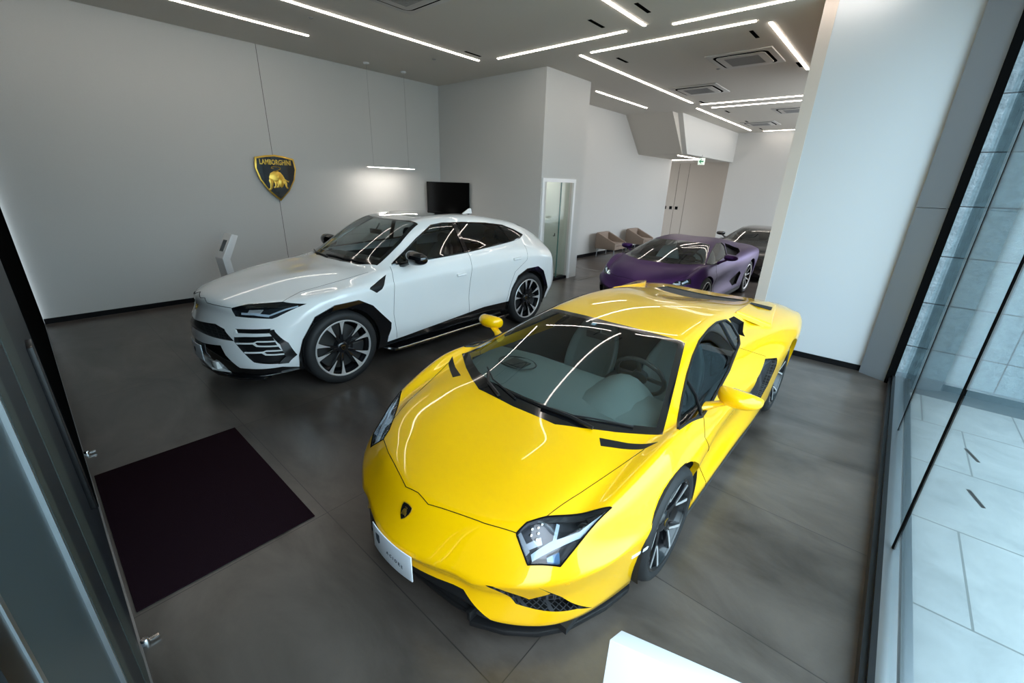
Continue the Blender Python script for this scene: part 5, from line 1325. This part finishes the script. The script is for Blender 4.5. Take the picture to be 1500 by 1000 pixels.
# ================================================================ PURPLE COUPE (and the black one behind it)
def small_coupe(name, loc, rz, paint, lab, pale):
    car = empty(name, loc, rz, lab, 'car')
    s = Surf(HU_DECK, hu_levels(), HU_CREASE)
    up = lambda c, n: n.z > .15
    side = lambda c, n: abs(c.x) > .5
    front = lambda c, n: n.y < .15 and c.y < .9
    s.cut('ws', [(0,.80),(.30,.815),(.55,.95),(.755,1.16),(.66,1.5),(.55,1.93),(.30,1.91),(0,1.90)], 1, up)
    s.cut('ws', [(0,.86),(.30,.875),(.54,1.0),(.72,1.18),(.635,1.5),(.53,1.89),(.30,1.87),(0,1.86)], 17, up, src=(1,))
    win = [(1.21,.85),(1.50,.83),(2.10,.88),(2.32,.90),(2.52,1.04),(2.46,1.10),(2.2,1.10),(2.05,1.075),(1.85,1.03),(1.62,.975)]
    s.cut('sz', win, 2, side)
    s.cut('sz', [(2.40,.91),(2.60,1.04),(2.66,1.075),(2.90,1.03),(3.18,.95),(3.0,.90),(2.7,.86)], 9, side)
    hl = [(.55,.29),(.60,.38),(.765,.53),(.80,.50),(.70,.355)]
    s.cut('ws', hl, 3, lambda c, n: c.z > .45 and c.y < .9)
    s.cut('wz', [(.45,.36),(.60,.22),(.82,.19),(.80,.34),(.68,.40)], 6, front)
    s.cut('wz', [(0,.24),(.36,.25),(.50,.16),(.80,.15),(.95,.09),(.95,.04),(0,.04)], 7, front)
    s.cut('sz', [(2.42,.40),(2.80,.56),(2.92,.50),(2.80,.30),(2.55,.30)], 8, side)
    s.cut('ws', [(0,3.0),(.40,3.1),(.44,3.9),(0,3.95)], 11, up)
    arch(s, .95, .335, .365, 4); arch(s, 3.53, .35, .385, 5)
    s.cut('sz', [(1.15,.05),(1.25,.20),(3.1,.22),(3.2,.05)], 18, side, src=(0,))
    s.cut('sz', [(1.50,.825),(1.38,.72),(1.45,.5),(1.55,.215),(2.30,.22),(2.45,.42),(2.50,.7),(2.38,.90)], 13, side, src=(0,))
    s.cut('ws', [(0,.15),(.37,.22),(.53,.29),(.60,.38),(.70,.62),(.745,1.1),(.54,.935),(.30,.80),(0,.785)], 12, lambda c, n: c.z > .5 and n.z > 0, src=(0,))
    body = s.part('body_shell', 0, [paint], car); s.part('bonnet', 12, [paint], car)
    for sd in (1, -1):
        s.part('door', 13, [paint], car, side=sd)
        s.part('side_window', 2, [M['tint_glass']], car, off=-.003, side=sd)
        lamp = s.part('headlamp', 3, [M['lamp_dark'], M['satin_black']], car, off=-.03, wall=1, side=sd)
        s.part('lens', 3, [M['lamp_glass']], lamp, off=.001, side=sd)
        k = sd
        surf_ribbon(s, 'light_guide', 'ws', [(.58 * k,.31),(.66 * k,.38),(.64 * k,.41)], .014, -.008, M['drl'], lamp, 1, .01, mirror=False)
        surf_ribbon(s, 'light_guide', 'ws', [(.69 * k,.40),(.75 * k,.48),(.72 * k,.48)], .014, -.008, M['drl'], lamp, 1, .01, mirror=False)
        mirror(s, car, 'door_mirror', paint, (.83, 1.62, .83), (1.0, 1.70, .935), .115, .055, .08, sd)
        wheel(car, 'front_wheel', 'hur', (.925 * sd, .95, .337), .337, .262, .25, sd, None, phase=.2)
        wheel(car, 'rear_wheel', 'hur', (.94 * sd, 3.53, .345), .345, .262, .30, sd, None, phase=.5)
    s.lip('wheel_arch_edge', 4, .03, paint, body); s.lip('wheel_arch_edge', 5, .03, paint, body)
    s.part('windshield_border', 1, [M['frit']], car, off=.001); s.part('windshield', 17, [M['dark_ws']], car, off=.001)
    s.rim('window_frame', 2, M['satin_black'], body, .008)
    s.part('air_inlet', 9, [M['cabin'], paint], car, off=-.07, wall=1); s.part('front_intake', 6, [M['satin_black']], car, off=-.05, wall=0)
    s.part('lower_grille', 7, [M['satin_black']], car, off=-.015, wall=0); s.part('side_intake', 8, [M['cabin']], car, off=-.04, wall=0)
    s.part('engine_cover', 11, [M['carbon']], car, off=-.01, wall=0); s.part('side_skirt', 18, [M['satin_black']], car, off=.003)
    s.groove('panel_gap', 'ws', [(0,.15),(.37,.22),(.53,.29)], M['shut'], body, r=.003)
    s.groove('panel_gap', 'ws', [(.60,.38),(.70,.62),(.745,1.1)], M['shut'], body, r=.002)
    s.groove('panel_gap', 'sz', [(1.50,.825),(1.38,.72),(1.45,.5),(1.55,.215)], M['shut'], body, r=.002)
    liner('wheel_arch_liner', car, .95, .335, .369, .60, .90); liner('wheel_arch_liner', car, 3.53, .35, .389, .58, .92)
    tub(car, .70, 1.1, 2.6, .15, .77, .73, 1.2, 2.55)
    m = MB(); rings = []
    for y, zc, hw in ((.87,.77,.45),(1.0,.80,.60),(1.2,.83,.72),(1.45,.84,.74),(1.56,.80,.74),(1.6,.6,.74)):
        rings.append([(hw * u, y, zc - .02 * abs(u)) for u in (-1, -.6, -.2, .2, .6, 1)])
    m.loft(rings, False); m.build('dashboard', M['leather_dark'], car)
    steering_wheel(car, .36, 1.68, .83, -1.1)
    sm = M['leather_pale'] if pale else M['leather_dark']
    seat(car, -.36, 2.0, .28, sm); seat(car, .36, 2.0, .28, sm)
    m = MB(); m.box(-.78, .78, .3, 4.0, .09, .13); m.build('underbody', M['cabin'], car)
    return car, s
pc, ps = small_coupe('coupe', (-3.05, 6.46, 0), 0, M['purple'], 'satin purple low sports coupe parked in the middle of the showroom', True)
# angular light signature on the purple car's right lamp side is part of the lamps
bc, bs = small_coupe('coupe', (-2.62, 11.15, 0), 0, M['blackpaint'], 'glossy black car farthest back, half hidden by the taupe column side', False)
# white display stand just below the camera (only its top shows)
s2.location = (0, 0, 0)
m = MB()
P0 = Vector((-.252, .731, 1.05)); P1 = Vector((-.262, .691, 1.05)); e_ = Vector((.96, .285, 0)).normalized()
top = [P0, P0 + e_ * .44, P1 + e_ * .44, P1]
bot = [v + Vector((.0, -.0, -1.05)) for v in top]
m.add(top + bot, [(0, 1, 2, 3), (4, 5, 6, 7), (0, 1, 5, 4), (1, 2, 6, 5), (2, 3, 7, 6), (3, 0, 4, 7)])
R_['white2'] = mat('white_stand_paint', (.60, .62, .64), .4)
m.build('panel', R_['white2'], s2, bevel=.002)
m = MB(); b0 = [P0 + Vector((0, .12, 0)) - e_ * .04, P0 + e_ * .46 + Vector((0, .12, 0)), P1 + e_ * .46 + Vector((0, -.12, 0)), P1 - e_ * .04 + Vector((0, -.12, 0))]
m.add([Vector((v.x, v.y, z)) for z in (0, .02) for v in b0], [(0, 1, 2, 3), (4, 5, 6, 7), (0, 1, 5, 4), (1, 2, 6, 5), (2, 3, 7, 6), (3, 0, 4, 7)])
m.build('base', R_['white'], s2)
# ---------------------------------------------------------------- light
w = bpy.data.worlds.new('world'); S.world = w; w.use_nodes = True; nt = w.node_tree
bg = nt.nodes['Background']
tc = nt.nodes.new('ShaderNodeTexCoord'); sp = nt.nodes.new('ShaderNodeSeparateXYZ'); nt.links.new(tc.outputs['Generated'], sp.inputs[0])
rp = nt.nodes.new('ShaderNodeValToRGB'); nt.links.new(sp.outputs['Z'], rp.inputs[0])
e = rp.color_ramp.elements; e[0].position = 0.0; e[0].color = (.33, .35, .36, 1); e[1].position = .35; e[1].color = (.78, .89, 1.0, 1)
nt.links.new(rp.outputs[0], bg.inputs[0]); bg.inputs[1].default_value = 3.7
vs_ = S.view_settings; vs_.view_transform = 'Standard'; vs_.look = 'None'; vs_.exposure = 1.0; vs_.gamma = 1; vs_.use_curve_mapping = False
S.cycles.use_denoising = True
S.cycles.max_bounces = 8; S.cycles.transparent_max_bounces = 16; S.cycles.caustics_reflective = False; S.cycles.caustics_refractive = False
